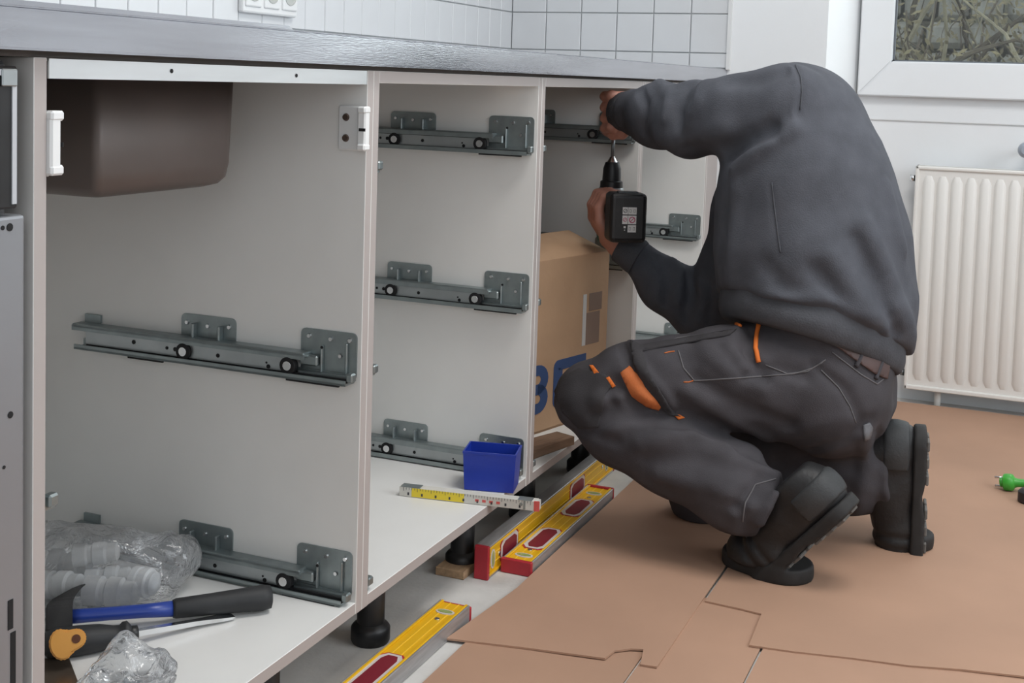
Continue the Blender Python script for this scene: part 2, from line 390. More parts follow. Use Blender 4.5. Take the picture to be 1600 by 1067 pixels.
for a, b in (((2.685, yr+gy, zb+gz-.002), (2.70, yl-gy, zb+gz+.004)), ((2.685, yr+gy, zt-gz-.004), (2.70, yl-gy, zt-gz+.002)), ((2.685, yl-gy-.005, zb+gz), (2.70, yl-gy+.002, zt-gz)), ((2.685, yr+gy-.002, zb+gz), (2.70, yr+gy+.005, zt-gz))):
    wbox('gasket', a, b, GASK, 0)
wbox('pane', (2.702, yr+gy, zb+gz), (2.712, yl-gy, zt-gz), GLASS, 0)

# garden outside the window
gb = bpy.data.meshes.new('garden_bank'); nx, ny = 40, 60; V = []; F = []
for i in range(nx):
    for j in range(ny):
        x = 2.95+i*.13; y = -5+j*.125; V.append((x, y, -.05+max(0, (x-3.8))*.42+.06*math.sin(3*x+2*y)+.05*random.random()))
for i in range(nx-1):
    for j in range(ny-1): F.append((i*ny+j, (i+1)*ny+j, (i+1)*ny+j+1, i*ny+j+1))
gb.from_pydata(V, [], F); EARTH = mat('garden_earth', (.10, .085, .055), .9, col2=(.17, .165, .09), vscale=5, detail=8, bump=.6, bscale=20)
tag(link('garden_ground', gb, EARTH), 'brown leaf-strewn garden bank outside the window', kind='structure')
STONE = mat('garden_wall_stone', (.16, .145, .115), .9, col2=(.36, .35, .31), vscale=7, detail=8, bump=.8, bscale=18)
BARK = mat('bark', (.12, .095, .065), .9, var=.3, vscale=20)
TWIG = mat('pale_twig', (.34, .30, .20), .8, var=.2, vscale=20)
LEAFM = mat('olive_leaf', (.23, .19, .10), .7, var=.4, vscale=3)
gw = empty('garden_wall', (6.3, -.3, 0)); tag(gw, 'grey rubble stone wall behind the garden shrub', 'wall')
for r in range(16):
    y = -2.6-(r % 2)*.09
    while y < 2.2:
        wdt = random.uniform(.12, .26); o = box('stone', (0, 0, 0), (.3, wdt-.02, .14), STONE, gw, .03, 1)
        o.location = (random.uniform(-.03, .03), y, .3+r*.155+random.uniform(-.01, .01)); y += wdt
shr = empty('garden_shrub', (4.0, -.35, .05)); tag(shr, 'bare tangled garden shrub seen through the window', 'shrub')
V1, F1, V2, F2, LV, LF = [], [], [], [], [], []
for i in range(300):
    x = random.uniform(3.5, 5.2); y = random.uniform(-1.9, .9); z = random.uniform(0, .9); d = Vector((random.uniform(-.3, .3), random.uniform(-.6, .6), random.uniform(.4, 1))).normalized(); p = Vector((x, y, z)); pts = [p.copy()]
    for s in range(7):
        d = (d+Vector((random.uniform(-.35, .35), random.uniform(-.35, .35), random.uniform(-.3, .25)))).normalized(); p = p+d*random.uniform(.08, .17); p.x = max(p.x, 3.25); pts.append(p.copy())
        for q in range(4):
            c = p+Vector([max(-.2, random.gauss(0, .07)) for _ in range(3)]); a = Vector([random.gauss(0, 1) for _ in range(3)]).normalized()*.017; b = a.orthogonal().normalized()*.008; k = len(LV)
            LV += [tuple(c-a), tuple(c+b), tuple(c+a), tuple(c-b)]; LF.append((k, k+1, k+2, k+3))
    r0 = random.choice((.004, .006, .009, .016)); big = i % 4 == 0
    tube_data([tuple(q-Vector(shr.location)) for q in pts], [r0*(1-.1*s) for s in range(8)], 5, V2 if big else V1, F2 if big else F1)
LV = [(a-4.0, b+.35, c-.05) for a, b, c in LV]
for n, V, F, mt in (('branches', V1, F1, BARK), ('pale_twigs', V2, F2, TWIG), ('leaves', LV, LF, LEAFM)):
    me = bpy.data.meshes.new(n); me.from_pydata(V, [], F); tag(link(n, me, mt, shr), kind='stuff')

# radiator
rd = empty('radiator', (2.66, -1.0, .05)); tag(rd, 'white ribbed panel radiator under the window', 'radiator')
ry0, ry1, rz0, rz1, rxf = -1.52, -.502, .044, .643, 2.625
def rel(o, par): o.matrix_parent_inverse = Matrix.Translation(-Vector(par.location)); return o
bm = bmesh.new(); prism_into(bm, rrect(ry0, rz0, ry1, rz1, .008), 0, rxf+.006, rxf+.016); rel(link('front_panel', bmesh_mesh(bm), RAD, rd), rd)
rel(box('rear_panel', (2.665, ry0+.01, rz0+.02), (2.675, ry1-.01, rz1-.01), RAD, rd, .003), rd)
bm = bmesh.new()
for a, b in (((rxf, ry0, rz0), (rxf+.01, ry1, rz0+.012)), ((rxf, ry0, rz1-.01), (rxf+.045, ry1, rz1)), ((rxf, ry1-.009, rz0), (rxf+.045, ry1, rz1)), ((rxf, ry0, rz0), (rxf+.045, ry0+.009, rz1))): box_into(bm, a, b, .003, 2)
rel(link('rim', bmesh_mesh(bm), RAD, rd), rd)
ribme = None
k = 0; y = ry1-.035
while y > ry0+.02:
    if ribme is None:
        bm = bmesh.new()                                   # raised vertical flute with sloping ends
        prof = [(-.0145, 0), (-.010, -.0055), (-.005, -.0075), (.005, -.0075), (.010, -.0055), (.0145, 0)]
        L = rz1-rz0-.05; R_ = []
        for t, sc in ((0, .0), (.018, 1), (L-.018, 1), (L, .0)): R_.append([bm.verts.new((rxf+.0062+dx*sc, dy*(.6+.4*sc), rz0+.025+t)) for dy, dx in prof])
        for A, B in zip(R_[:-1], R_[1:]):
            for i in range(5): bm.faces.new((A[i], A[i+1], B[i+1], B[i]))
        ribme = bmesh_mesh(bm, 'rib', True)
    if k == 0:
        o = link('rib', ribme, RAD, rd); o.location = (0, y, 0); rel(o, rd)
    else:
        o = link('rib', ribme, RAD, rd); o.location = (0, y, 0); rel(o, rd)
    k += 1; y -= .0352
rel(tube('supply_pipe', [(2.655, -.588, .05), (2.655, -.588, -.0)], .0085, RAD, rd, 12), rd)
rel(cyl('plug_fitting', (2.645, ry1, rz1-.035), (2.645, ry1+.014, rz1-.035), .009, CHROME, rd), rd)
rel(cyl('plug_fitting', (2.645, ry1, rz0+.04), (2.645, ry1+.012, rz0+.04), .009, ZINCD, rd), rd)
tk = empty('thermostat_knob', (2.66, -.815, .69)); tag(tk, 'grey thermostat knob above the radiator at the right picture edge', 'knob')
kb = P(1604, 234, 2.64)
rel(lathe('cap', [(.010, 0), (.019, .004), (.021, .02), (.019, .036), (.012, .042)], kb, (-1, 0, 0), mat('knob_grey', (.32, .36, .42), .4), tk), tk)
rel(cyl('stem', kb, kb+np.array([.07, 0, 0]), .008, CHROME, tk), tk)

# wall sockets
s0 = PY(372, 8, .612); s1 = PY(457, 8, .612)
so = empty('wall_socket', (float(s0[0]), .6135, .80)); sx0, sx1, sz0 = float(s0[0]), float(s1[0]), 1.5
zA = float(PY(415, 23.5, .612)[2]); tag(so, 'white triple wall socket on the tiles above the worktop', 'socket')
rel(box('frame', (sx0, .600, zA), (sx1, .6135, zA+.085), WPLAST, so, .004, 2), so)
n3 = (sx1-sx0)/3
for i in range(3):
    cx = sx0+n3*(i+.5); o = rel(box('insert', (cx-n3*.42, .5965, zA+.012), (cx+n3*.42, .602, zA+.073), WPLAST, so, .003, 2), so)
    c = lathe('cup', [(.021, 0), (.021, .0012), (.018, .0014), (.017, .0005)], (cx, .5966, zA+.043), (0, -1, 0), mat('socket_cup', (.45, .46, .44), .5), o)

# ================================================================== CABINETS
def two_mat(o, m2):
    o.data.materials.append(m2)
    for p in o.data.polygons:
        if p.normal.y < -.9: p.material_index = 1
    return o
LEGP = [(.027, 0), (.029, .004), (.029, .022), (.026, .026), (.0205, .030), (.0205, .074), (.0185, .078), (.0185, .088), (.024, .091), (.026, .119), (.030, .1195)]
# one drawer runner, built once: y = depth from the front, -x = away from its panel
def make_runner():
    bm = bmesh.new()
    box_into(bm, (-.024, .010, .0), (0, .455, .003)); box_into(bm, (-.024, .010, .0), (-.022, .455, .007)); box_into(bm, (-.0045, .010, .0), (0, .455, .012))
    root = link('drawer_runner', bmesh_mesh(bm), ZINC)
    bm = bmesh.new()
    box_into(bm, (-.021, .075, .029), (-.001, .462, .036), .002, 2); box_into(bm, (-.021, .075, .0265), (-.0185, .462, .034))
    link('top_track', bmesh_mesh(bm), ZINC, root)
    bm = bmesh.new(); prism_into(bm, [(.098, .0075), (.440, .0075), (.440, .0255), (.098, .0255)], 0, -.0165, -.0145); link('slide_member', bmesh_mesh(bm), ZINCL, root)
    bm = bmesh.new(); box_into(bm, (-.0155, .01, .0035), (-.006, .44, .0075)); box_into(bm, (-.0155, .09, .0255), (-.006, .45, .0290)); link('slide_groove', bmesh_mesh(bm), HOLE, root)
    bm = bmesh.new(); prism_into(bm, rrect(.006, .004, .091, .066, .007), 0, -.0022, 0)
    box_into(bm, (-.012, .008, .004), (0, .089, .010)); box_into(bm, (-.007, .018, .012), (-.002, .021, .052), .001); box_into(bm, (-.008, .055, .010), (-.002, .058, .046), .001)
    box_into(bm, (-.012, .060, .018), (-.002, .088, .032), .002)
    fp = link('mounting_plate', bmesh_mesh(bm), ZINC, root)
    bm = bmesh.new(); prism_into(bm, rrect(.195, .025, .285, .066, .007), 0, -.0022, 0)
    box_into(bm, (-.012, .215, .034), (-.002, .219, .055), .001); box_into(bm, (-.012, .258, .034), (-.002, .262, .055), .001)
    rp = link('mounting_plate', bmesh_mesh(bm), ZINC, root)
    box('tab', (-.004, .425, .036), (0, .453, .048), ZINC, root)
    bm = bmesh.new()
    for y, z in ((.016, .056), (.078, .056), (.045, .055), (.030, .034), (.205, .054), (.275, .054), (.240, .052)): cyl_into(bm, (-.0022, y, z), (-.0048, y, z), .0036, .0026, 10)
    tag(link('screws', bmesh_mesh(bm), CHROME, root), kind='stuff')
    for y in (.100, .268):
        r = cyl('roller', (-.012, y, .0165), (-.0215, y, .0165), .0115, HOLE, root, seg=20)
        cyl('roller_hub', (-.0215, y, .0165), (-.0225, y, .0165), .0062, CHROME, root, seg=14)
    bm = bmesh.new()
    for y, z, r in ((.213, .0165, .003), (.298, .0175, .0024), (.284, .0172, .0032), (.355, .0195, .0032), (.132, .011, .003), (.135, .016, .0015), (.050, .046, .0022)):
        cyl_into(bm, (-.0166, y, z), (-.0172, y, z), r, r, 8)
    box_into(bm, (-.0236, .30, -.0025), (-.020, .36, .0)); box_into(bm, (-.0236, .02, -.0025), (-.020, .10, .0))
    tag(link('punched_holes', bmesh_mesh(bm), HOLE, root), kind='stuff')
    box('front_catch', (-.020, .002, .004), (-.008, .012, .016), ZINC, root, .002)
    return root
RUN = make_runner()
run_used = [False]
def place_runner(par, x, zb, flip):
    o = RUN if not run_used[0] else copy_tree(RUN)
    run_used[0] = True; o.parent = par; o.location = (x, 0, zb); o.scale = (-1 if flip else 1, 1, 1); return o
CABL = ['white open sink cabinet holding the hammer and a plastic bag', 'white open drawer cabinet holding the blue bin',
        'white open drawer cabinet holding the cardboard box', 'white open drawer cabinet behind the kneeling man']
legme = None
for k in range(4):
    X0 = -.016+.6*k; c = empty('base_cabinet', (X0+.3, .28, 0)); tag(c, CABL[k], 'cabinet', 'base cabinets under the steel worktop')
    g = .0004
    def part(n, a, b, mt=BOARD, bev=.0006): return two_mat(rel(box(n, a, b, mt, c, bev), c), EDGE)
    part('side_panel', (X0+g, 0, .12), (X0+.016, .56, .84)); part('side_panel', (X0+.584, 0, .12), (X0+.6-g, .56, .84))
    part('bottom_board', (X0+.016, .0005, .12), (X0+.584, .55, .136))
    rel(box('back_panel', (X0+.016, .548, .136), (X0+.584, .556, .84), BOARD, c), c)
    if k == 0:
        bm = bmesh.new(); box_into(bm, (X0+.0175, -.001, .822), (X0+.580, .001, .8395)); box_into(bm, (X0+.0175, .0, .8375), (X0+.580, .03, .8395)); rel(link('front_rail', bmesh_mesh(bm), BRIGHT, c), c)
        bm = bmesh.new()
        for px, py in ((268, 111), (463, 118)):
            q = PY(px, py, -.001); cyl_into(bm, (q[0], -.0012, q[2]), (q[0], -.0016, q[2]), .0022, .0022, 10)
        tag(rel(link('rail_holes', bmesh_mesh(bm), HOLE, c), c), kind='stuff')
    else: part('top_rail', (X0+.016, 0, .824), (X0+.584, .09, .84))
    part('top_rail', (X0+.016, .46, .824), (X0+.584, .548, .84))
    for lx in (.155, .475):
        for ly in (.07, .49):
            if legme is None:
                lg = lathe('leg', LEGP, (0, 0, 0), (0, 0, 1), BLACK, c); legme = lg.data
            else: lg = link('leg', legme, BLACK, c)
            rel(lg, c); lg.location = (X0+lx, ly, 0)
    for zb in ((.431, .1375) if k == 0 else (.705, .431, .1385)):
        for x, fl in ((X0+.584, False), (X0+.016, True)):
            r = place_runner(c, x, zb, fl); rel(r, c)
    if k == 0:
        for x, sg in ((X0+.584, -1), (X0+.016, 1)):      # plastic hinge plates
            bm = bmesh.new(); box_into(bm, (min(x, x+sg*.005), -.001, .736), (max(x, x+sg*.005), .040, .794), .002)
            h = rel(link('hinge_plate', bmesh_mesh(bm), WPLAST, c), c)
            bm = bmesh.new(); box_into(bm, (min(x, x+sg*.013), -.005, .742), (max(x, x+sg*.013), .007, .788), .002)
            for z in (.737, .785): box_into(bm, (min(x, x+sg*.016), -.006, z), (max(x, x+sg*.016), .006, z+.009), .002)
            h2 = link('hinge_block', bmesh_mesh(bm), mat('hinge_white', (.8, .81, .81), .3), h)
            bm = bmesh.new()
            for z in (.752, .779): cyl_into(bm, (x+sg*.005, .028, z), (x+sg*.0075, .028, z), .0052, .004, 12)
            h3 = link('screws', bmesh_mesh(bm), mat('bronze_screw', (.16, .12, .10), .3, .8), h); tag(h3, kind='stuff')
            h4 = box('catch', (min(x+sg*.013, x+sg*.0135), -.0055, .762), (max(x+sg*.013, x+sg*.0145), .004, .766), HOLE, h)
tag(two_mat(box('filler_panel', (2.3845, .0, .0), (2.4985, .018, .84), BOARD, None, .001), EDGE), 'white filler panel between the last cabinet and the end wall', 'panel')

# worktop and sink
wt = empty('worktop', (.9, .3, .84)); tag(wt, 'long stainless steel worktop with a folded front edge', 'worktop')
bm = bmesh.new(); prism_into(bm, [(-.7, -.016), (2.4985, -.016), (2.4985, .6135), (-.7, .6135)], 2, .8455, .8803)
bmesh.ops.bevel(bm, geom=[e for e in bm.edges if all(abs(v.co.y+.016) < 1e-5 for v in e.verts)], offset=.002, segments=2, affect='EDGES')
rel(link('top_sheet', bmesh_mesh(bm), STEEL, wt), wt)
rel(box('gap_shade', (-.7, .004, .8402), (2.4985, .60, .846), mat('gap_shade_dark', (.085, .075, .068), .8), wt), wt)  # recessed strip, coloured dark as the shade in the gap under the fascia
rel(prism('drip_edge', [(-.7, .880), (.375, .880), (.362, .8868), (-.7, .8868)], 1, -.013, .03, STEEL, wt), wt)
rel(box('rolled_rim', (-.7, -.014, .880), (2.46, -.004, .8825), STEEL, wt, .001), wt)
sk = empty('kitchen_sink', (.33, .3, .69)); tag(sk, 'dark sink bowl hanging under the worktop in the first cabinet', 'sink')
bm = bmesh.new(); vs = []
bw = [(x if x > .3 else x, y) for x, y in rrect(.203, .12, .466, .455, .028, 5)[:12]]+[(.205, .124), (.203, .131)][::-1][:0]+[(.2035, .130), (.2065, .1235), (.213, .1205)]+rrect(.203, .12, .466, .455, .028, 5)[18:]
R0 = []
for z, ins in ((.8395, 0), (.72, .004), (.703, .007), (.695, .014), (.691, .028)):
    cx, cy = .3345, .2875; R0.append([bm.verts.new((cx+(x-cx)*(1-ins/.13), cy+(y-cy)*(1-ins/.19), z)) for x, y in bw])
for A, B in zip(R0[:-1], R0[1:]):
    for i in range(len(A)): bm.faces.new((A[i], A[(i+1) % len(A)], B[(i+1) % len(A)], B[i]))
bm.faces.new(R0[-1]); bm.faces.new(R0[0][::-1])
me = bmesh_mesh(bm, 'bowl', True); rel(link('bowl', me, SINKM, sk), sk)

# dishwasher at the left edge
dw = empty('dishwasher', (-.33, .28, 0)); tag(dw, 'built-in dishwasher with black control strip and bare steel door at left edge', 'dishwasher')
rel(box('body', (-.628, .012, .10), (-.034, .555, .836), mat('dw_body', (.05, .05, .052), .6), dw, .003), dw)
DSTEEL = mat('door_steel', (.30, .31, .33), .42, .55, var=.05, vscale=3)
rel(box('door', (-.628, -.006, .105), (-.0315, .014, .706), DSTEEL, dw, .003, 2), dw)
rel(box('control_strip', (-.628, -.006, .712), (-.0395, .014, .832), BLACK, dw, .002), dw)
rel(prism('strip_outline', [(-.0475, .716), (-.0425, .716), (-.0425, .829), (-.070, .829), (-.070, .824), (-.0475, .824)], 1, -.0072, -.006, mat('outline_grey', (.5, .52, .55), .4), dw), dw)
rel(box('strip_clip', (-.060, -.009, .815), (-.043, -.006, .8295), ZINCL, dw, .001), dw)
bm = bmesh.new()
for px, py, r in ((15, 355, .0035), (4, 356, .002), (16, 648, .003), (6, 730, .0016)):
    q = PY(px, py, -.006); cyl_into(bm, (q[0], -.0061, q[2]), (q[0], -.0066, q[2]), r, r, 10)
for y0, y1, xx in ((935, 985, 16), (985, 1120, 20)):
    a = PY(xx-4, y1, -.006); b = PY(xx+4, y0, -.006); box_into(bm, (a[0], -.0066, a[2]), (b[0], -.006, b[2]))
tag(rel(link('door_holes', bmesh_mesh(bm), HOLE, dw), dw), kind='stuff')

# ================================================================== FLOOR COVERING (cardboard sheets)
def sheet(name, outline, z0, th, mt, label, seed, step=.03, curl=0):
    """a wavy board cut to an outline (list of (x,y)); real thickness"""
    bm = bmesh.new(); vs = [bm.verts.new((x, y, 0)) for x, y in outline]; f = bm.faces.new(vs)
    if f.normal.z < 0: f.normal_flip()
    xs = [p[0] for p in outline]; ys = [p[1] for p in outline]
    for ax, lo, hi in ((0, min(xs), max(xs)), (1, min(ys), max(ys))):
        t = lo+.09
        while t < hi-.02:
            co = [0, 0, 0]; co[ax] = t; no = [0, 0, 0]; no[ax] = 1
            bmesh.ops.bisect_plane(bm, geom=bm.verts[:]+bm.edges[:]+bm.faces[:], plane_co=co, plane_no=no); t += .09
    bmesh.ops.triangulate(bm, faces=bm.faces[:])
    top = {v: v for v in bm.verts}; r = random.Random(seed); a, b, c_ = [r.uniform(0, 6) for _ in range(3)]
    wave = lambda x, y: .0012*(math.sin(5*x+a)+math.sin(6*y+b)+math.sin(9*(x+y)+c_))*.5+.0012
    g = bmesh.ops.extrude_face_region(bm, geom=bm.faces[:]); up = [e for e in g['geom'] if isinstance(e, bmesh.types.BMVert)]
    ups = set(up)
    for v in bm.verts:
        v.co.z = z0+(th if v in ups else 0)+(wave(v.co.x, v.co.y))
    return tag(link(name, bmesh_mesh(bm), mt), label, 'cardboard sheet', 'cardboard sheets protecting the floor')
def fl(*pp): return [tuple(float(q) for q in PZ(u, v, 0)[:2]) for u, v in pp]
a = fl((697, 1004), (945, 1036), (960, 1024), (985, 1021), (1005, 1022), (1000, 1046), (1026, 1050))
tear = [a[0], ((a[0][0]*.5+a[1][0]*.5)+.003, a[0][1]*.5+a[1][1]*.5)]+a[1:]
sheet('floor_sheet', tear+[(1.09, -.342), (1.7, -.345), (2.62, -.345), (2.62, -.056), (1.6, -.058), (1.0, -.056)], .0045, .0028, PAPER, 'brown cardboard floor sheet alongside the spirit levels with a torn front edge', 1)
sheet('floor_sheet', [(-.6, -.056), (-.6, -.31), (.90, -.31), (.88, -.062)], .0003, .0028, PAPER2, 'brown cardboard floor sheet at the bottom of the picture beside the single level', 2)
sheet('floor_sheet', [(-.6, -.314), (-.6, -.462), (1.10, -.462), (1.11, -.36), (1.11, -.314)], .0003, .0028, PAPER, 'narrow brown cardboard strip on the floor below the near boot', 3)
b = fl((1170, 1016), (1240, 1026), (1330, 1036), (1420, 1048), (1500, 1054), (1605, 1066))
sheet('floor_sheet', [(2.62, -.350), (1.09, -.347), (1.086, -.405), (1.081, -.44)]+b+[(1.10, -1.7), (2.62, -1.7)], .0045, .0028, PAPER2, 'large brown cardboard floor sheet under the kneeling man', 4)
sheet('floor_sheet', [(-.6, -.466), (-.6, -1.7), (1.15, -1.7), (1.07, -.80), (1.03, -.466)], .0003, .0028, PAPER, 'brown cardboard floor sheet in the bottom right corner of the picture', 5)

# ================================================================== SPIRIT LEVELS
def level(label, x0, x1, y0, y1, z0, h, flat, rotz=0, far_cap=True, wins=((.09, .20), (.60, .72)), vials=(.04, .93)):
    """flat: yellow web faces up; otherwise the web faces -y"""
    L = x1-x0; wv = (y1-y0) if flat else h; th = h if flat else (y1-y0)
    t = empty('spirit_level', (x0, y1 if flat else y0, z0)); tag(t, label, 'spirit level', 'yellow spirit levels on the floor')
    # local: s along length, w across the web 0..wv, d out of the web (0 = web face level with flange tips at th)
    if flat: mp = lambda s, w_, d: (s, -w_, d)
    else: mp = lambda s, w_, d: (s, th-d, w_)
    def bx(n, a, b, mt, par=None, bev=.001):
        A = mp(*a); B = mp(*b); return box(n, [min(p, q) for p, q in zip(A, B)], [max(p, q) for p, q in zip(A, B)], mt, par or t, bev)
    c = .006; web = th-.003
    bx('flange', (.006, 0, 0), (L-.006, .0035, th), ALU); bx('flange', (.006, wv-.0035, 0), (L-.006, wv, th), ALU)
    def pr(n, pts, d0, d1, mt, par=None):
        bm = bmesh.new(); A = [bm.verts.new(mp(s, w_, d0)) for s, w_ in pts]; B = [bm.verts.new(mp(s, w_, d1)) for s, w_ in pts]
        bm.faces.new(A); bm.faces.new(B[::-1])
        for i in range(len(pts)): bm.faces.new((A[i], B[i], B[(i+1) % len(pts)], A[(i+1) % len(pts)]))
        return link(n, bmesh_mesh(bm), mt, par or t)
    wb_ = bx('web', (.006, .0035, 0), (L-.006, wv-.0035, web), YEL)
    for w_ in (.0035, wv-.0075): bx('yellow_lip', (.006, w_, web), (L-.006, w_+.004, th+.0004), YEL, wb_, .0006)
    for w_ in (wv*.36, wv*.64): bx('raised_line', (.006, w_-.0006, web), (L-.006, w_+.0006, web+.0008), mat('level_yellow_pale', (.88, .56, .05), .35), wb_, 0)
    for s0, s1 in wins:
        a, b = s0*L, s1*L; ww = wv
        oct_ = lambda e: [(a+e+.012, ww*.14+e), (b-e-.012, ww*.14+e), (b-e, ww*.30+e*.5), (b-e, ww*.70-e*.5), (b-e-.012, ww*.86-e), (a+e+.012, ww*.86-e), (a+e, ww*.70-e*.5), (a+e, ww*.30+e*.5)]
        hg = pr('hand_grip', oct_(-.003), web, web+.0008, RED); pr('grip_outline', oct_(0), web+.0008, web+.0014, mat('level_white', (.62, .57, .55), .5), hg)
        pr('grip_opening', oct_(.006), web+.0014, web+.0019, DRED, hg)
    for s in vials:
        cs = s*L; r = wv*.30
        ov = [(cs+.55*r*math.cos(k*math.pi/10), wv*.5+r*math.sin(k*math.pi/10)) for k in range(20)]
        vg = pr('vial_window', ov, web, web+.001, mat('level_white', (.6, .6, .6), .4)); pr('vial', [(cs+.30*r*math.cos(k*math.pi/10), wv*.5+.8*r*math.sin(k*math.pi/10)) for k in range(20)], web+.001, web+.0018, VIAL, vg)
        s2 = cs+(.028 if s < .5 else -.028); cyl('rivet', mp(s2, wv*.5, web), mp(s2, wv*.5, web+.0015), .004, CHROME, t, seg=12)
    for s0, s1 in ((0, .008), (L-.008 if far_cap else L-.0065, L)): bx('end_cap', (s0, -.0008, -.0003), (s1, wv+.0008, (th+.0008 if far_cap or s0 == 0 else th-.004)), RED, None, .0015)
    t.rotation_euler.z = rotz; return t
level('yellow spirit level standing on its edge behind the flat one', 1.022, 1.70, .006, .031, .0005, .056, False)
level('yellow spirit level lying flat against the standing one', 1.068, 1.515, -.0535, .0015, .0005, .024, True, wins=((.16, .40), (.58, .80)), vials=(.08, .90))
e0 = PZ(690, 934, .026); e1 = PZ(741, 938, .026)
level('yellow spirit level lying alone in front of the cabinet at the picture bottom', float(e0[0])-.62, float(e0[0]), float(e1[1])-.002, float(e0[1]), .0005, .026, True, far_cap=False, wins=((.08, .26), (.475, .675)), vials=(.03, .935))

# wooden shim under the leg, board scrap in the third cabinet
q = PZ(716, 905, 0); tag(box('wood_block', (float(q[0])+.0, .042, 0.0), (float(q[0])+.05, .095, .014), WOOD, None, .001), 'small raw wood block on the floor under the drawer cabinet', 'wood block')
bs = PZ(858, 700, .137)
bm = bmesh.new(); prism_into(bm, [(-.06, -.03), (.075, -.025), (.078, .02), (-.055, .03)], 2, 0, .016); o = link('wood_offcut', bmesh_mesh(bm), DWOOD); o.location = (1.335, .040, .1365); o.rotation_euler.z = -.3
tag(o, 'flat brown wood offcut in front of the cardboard box', 'wood offcut')

# ================================================================== THINGS IN THE CABINETS
# blue bin
c0 = PZ(722, 765, .137); c1 = PZ(804, 772, .137); ex = (c1-c0); ex[2] = 0; wx = np.linalg.norm(ex); ex /= wx; ey = np.array([-ex[1], ex[0], 0])
if ey[0] < 0: ey = -ey
dp = .062; hh = .067
bn = empty('storage_bin', tuple(c0)); tag(bn, 'small open blue plastic bin standing beside the folding rule', 'bin')
def bq(s, t, z): return tuple(ex*s+ey*t+np.array([0, 0, z]))
bm = bmesh.new()
def ring(i, z, fl_=0): return [bm.verts.new(bq(*p, z)) for p in ((i-fl_, i-fl_), (wx-i+fl_, i-fl_), (wx-i+fl_, dp-i+fl_), (i-fl_, dp-i+fl_))]
rr = [ring(.003, 0), ring(0, hh-.004), ring(-.0008, hh-.004), ring(-.0008, hh), ring(.0018, hh), ring(.0045, .002)]
bm.faces.new(rr[0])
for A, B in zip(rr[:-1], rr[1:]):
    for i in range(4): bm.faces.new((A[i], A[(i+1) % 4], B[(i+1) % 4], B[i]))
bm.faces.new(rr[-1]); me = bmesh_mesh(bm); link('shell', me, BLUEB, bn)
bm = bmesh.new()
for s in (.3, .7):
    v = [bm.verts.new(bq(wx*s-.0008, -.0012+.003*(1-zz/hh), zz)) for zz in (.004, hh-.006)]+[bm.verts.new(bq(wx*s+.0008, -.0012+.003*(1-zz/hh), zz)) for zz in (hh-.006, .004)]
# folding rule
ra = PZ(624, 772, .139); rb = PZ(842, 797, .139); d = rb-ra; d[2] = 0; L = float(np.linalg.norm(d)); ang = math.atan2(d[1], d[0])
fr = empty('folding_rule', (float(ra[0]), float(ra[1]), .1366)); fr.rotation_euler.z = ang; tag(fr, 'folded white and yellow folding rule lying across the cabinet edge', 'folding rule')
RW = mat('rule_white', (.62, .60, .55), .5, var=.05, vscale=40); RY = mat('rule_yellow', (.78, .60, .04), .5); RP = mat('rule_red', (.62, .10, .09), .5)
for i in range(6):   # blades stand on edge, side by side
    y = .003*i; x0 = .001*(i % 2)
    sl = box('blade', (x0, y-.0005, 0), (L-.004*(i % 2), y+.0022, .016), RW, fr, .0004)
    if i == 0:
        box('yellow_print', (L*.09, -.0008, .0008), (L*.47, -.0004, .0153), RY, sl); box('red_tip', (L-.0085, -.0009, 0.0), (L+.0004, .0024, .0161), RP, sl)
        bm = bmesh.new()
        for k in range(46):
            xx = L*.03+k*L*.93/46; hgt = .006 if k % 5 == 0 else .0035; box_into(bm, (xx, -.0011, .0155-hgt), (xx+.0006, -.0006, .0155))
        for k in range(9): box_into(bm, (L*.06+k*L*.1, -.0011, .003), (L*.06+k*L*.1+.003, -.0006, .0075))
        tag(link('graduation', bmesh_mesh(bm), INK, sl), kind='stuff')
        bm = bmesh.new()
        for k in range(4): box_into(bm, (L*.55+k*.012, -.0011, .005), (L*.55+k*.012+.006, -.0006, .009))
        tag(link('red_print', bmesh_mesh(bm), RP, sl), kind='stuff')
box('hinge_cap', (.002, -.0008, .0155), (.036, .017, .0168), ZINC, fr, .0005); box('hinge_cap', (L-.036, -.0008, .0155), (L-.012, .017, .0168), ZINC, fr, .0005)
cyl('hinge_pin', (L-.030, -.0012, .009), (L-.030, .018, .009), .003, ZINC, fr, seg=10)
o = box('hinge_cap', (L-.026, -.0012, .001), (L-.0225, .0, .0155), ZINC, fr)

# cardboard box
A0 = np.array([1.255, .135, .1365]); A1 = PY(950, 470, .022); A1[2] = .1365; d = A1-A0; L = float(np.linalg.norm(d)); ang = math.atan2(d[1], d[0])
BH, BD = .345, .36
cb = empty('cardboard_box', tuple(float(x) for x in A0)); cb.rotation_euler.z = ang; tag(cb, 'open brown cardboard box with blue letters inside the third cabinet', 'box')
t = .004
box('front_side', (0, 0, 0), (L, t, BH), CARD, cb, .001); box('back_side', (0, BD-t, 0), (L, BD, BH), CARD, cb); box('left_side', (0, t, 0), (t, BD-t, BH), CARD, cb); box('right_side', (L-t, t, 0), (L, BD-t, BH), CARD, cb); box('base', (0, 0, 0), (L, BD, t), CARD, cb)
f1 = box('flap', (.004, 0, 0), (L-.004, t, .12), CARD, cb); f1.location = (0, BD-t, BH); f1.rotation_euler.x = math.radians(-20)
f2 = box('flap', (0, 0, 0), (t, BD-.01, .14), CARD, cb); f2.location = (0, .005, BH); f2.rotation_euler.y = math.radians(55)
f3 = box('flap', (0, 0, 0), (L-.01, t, .11), CARD, cb); f3.location = (.005, .0, BH); f3.rotation_euler.x = math.radians(-72)
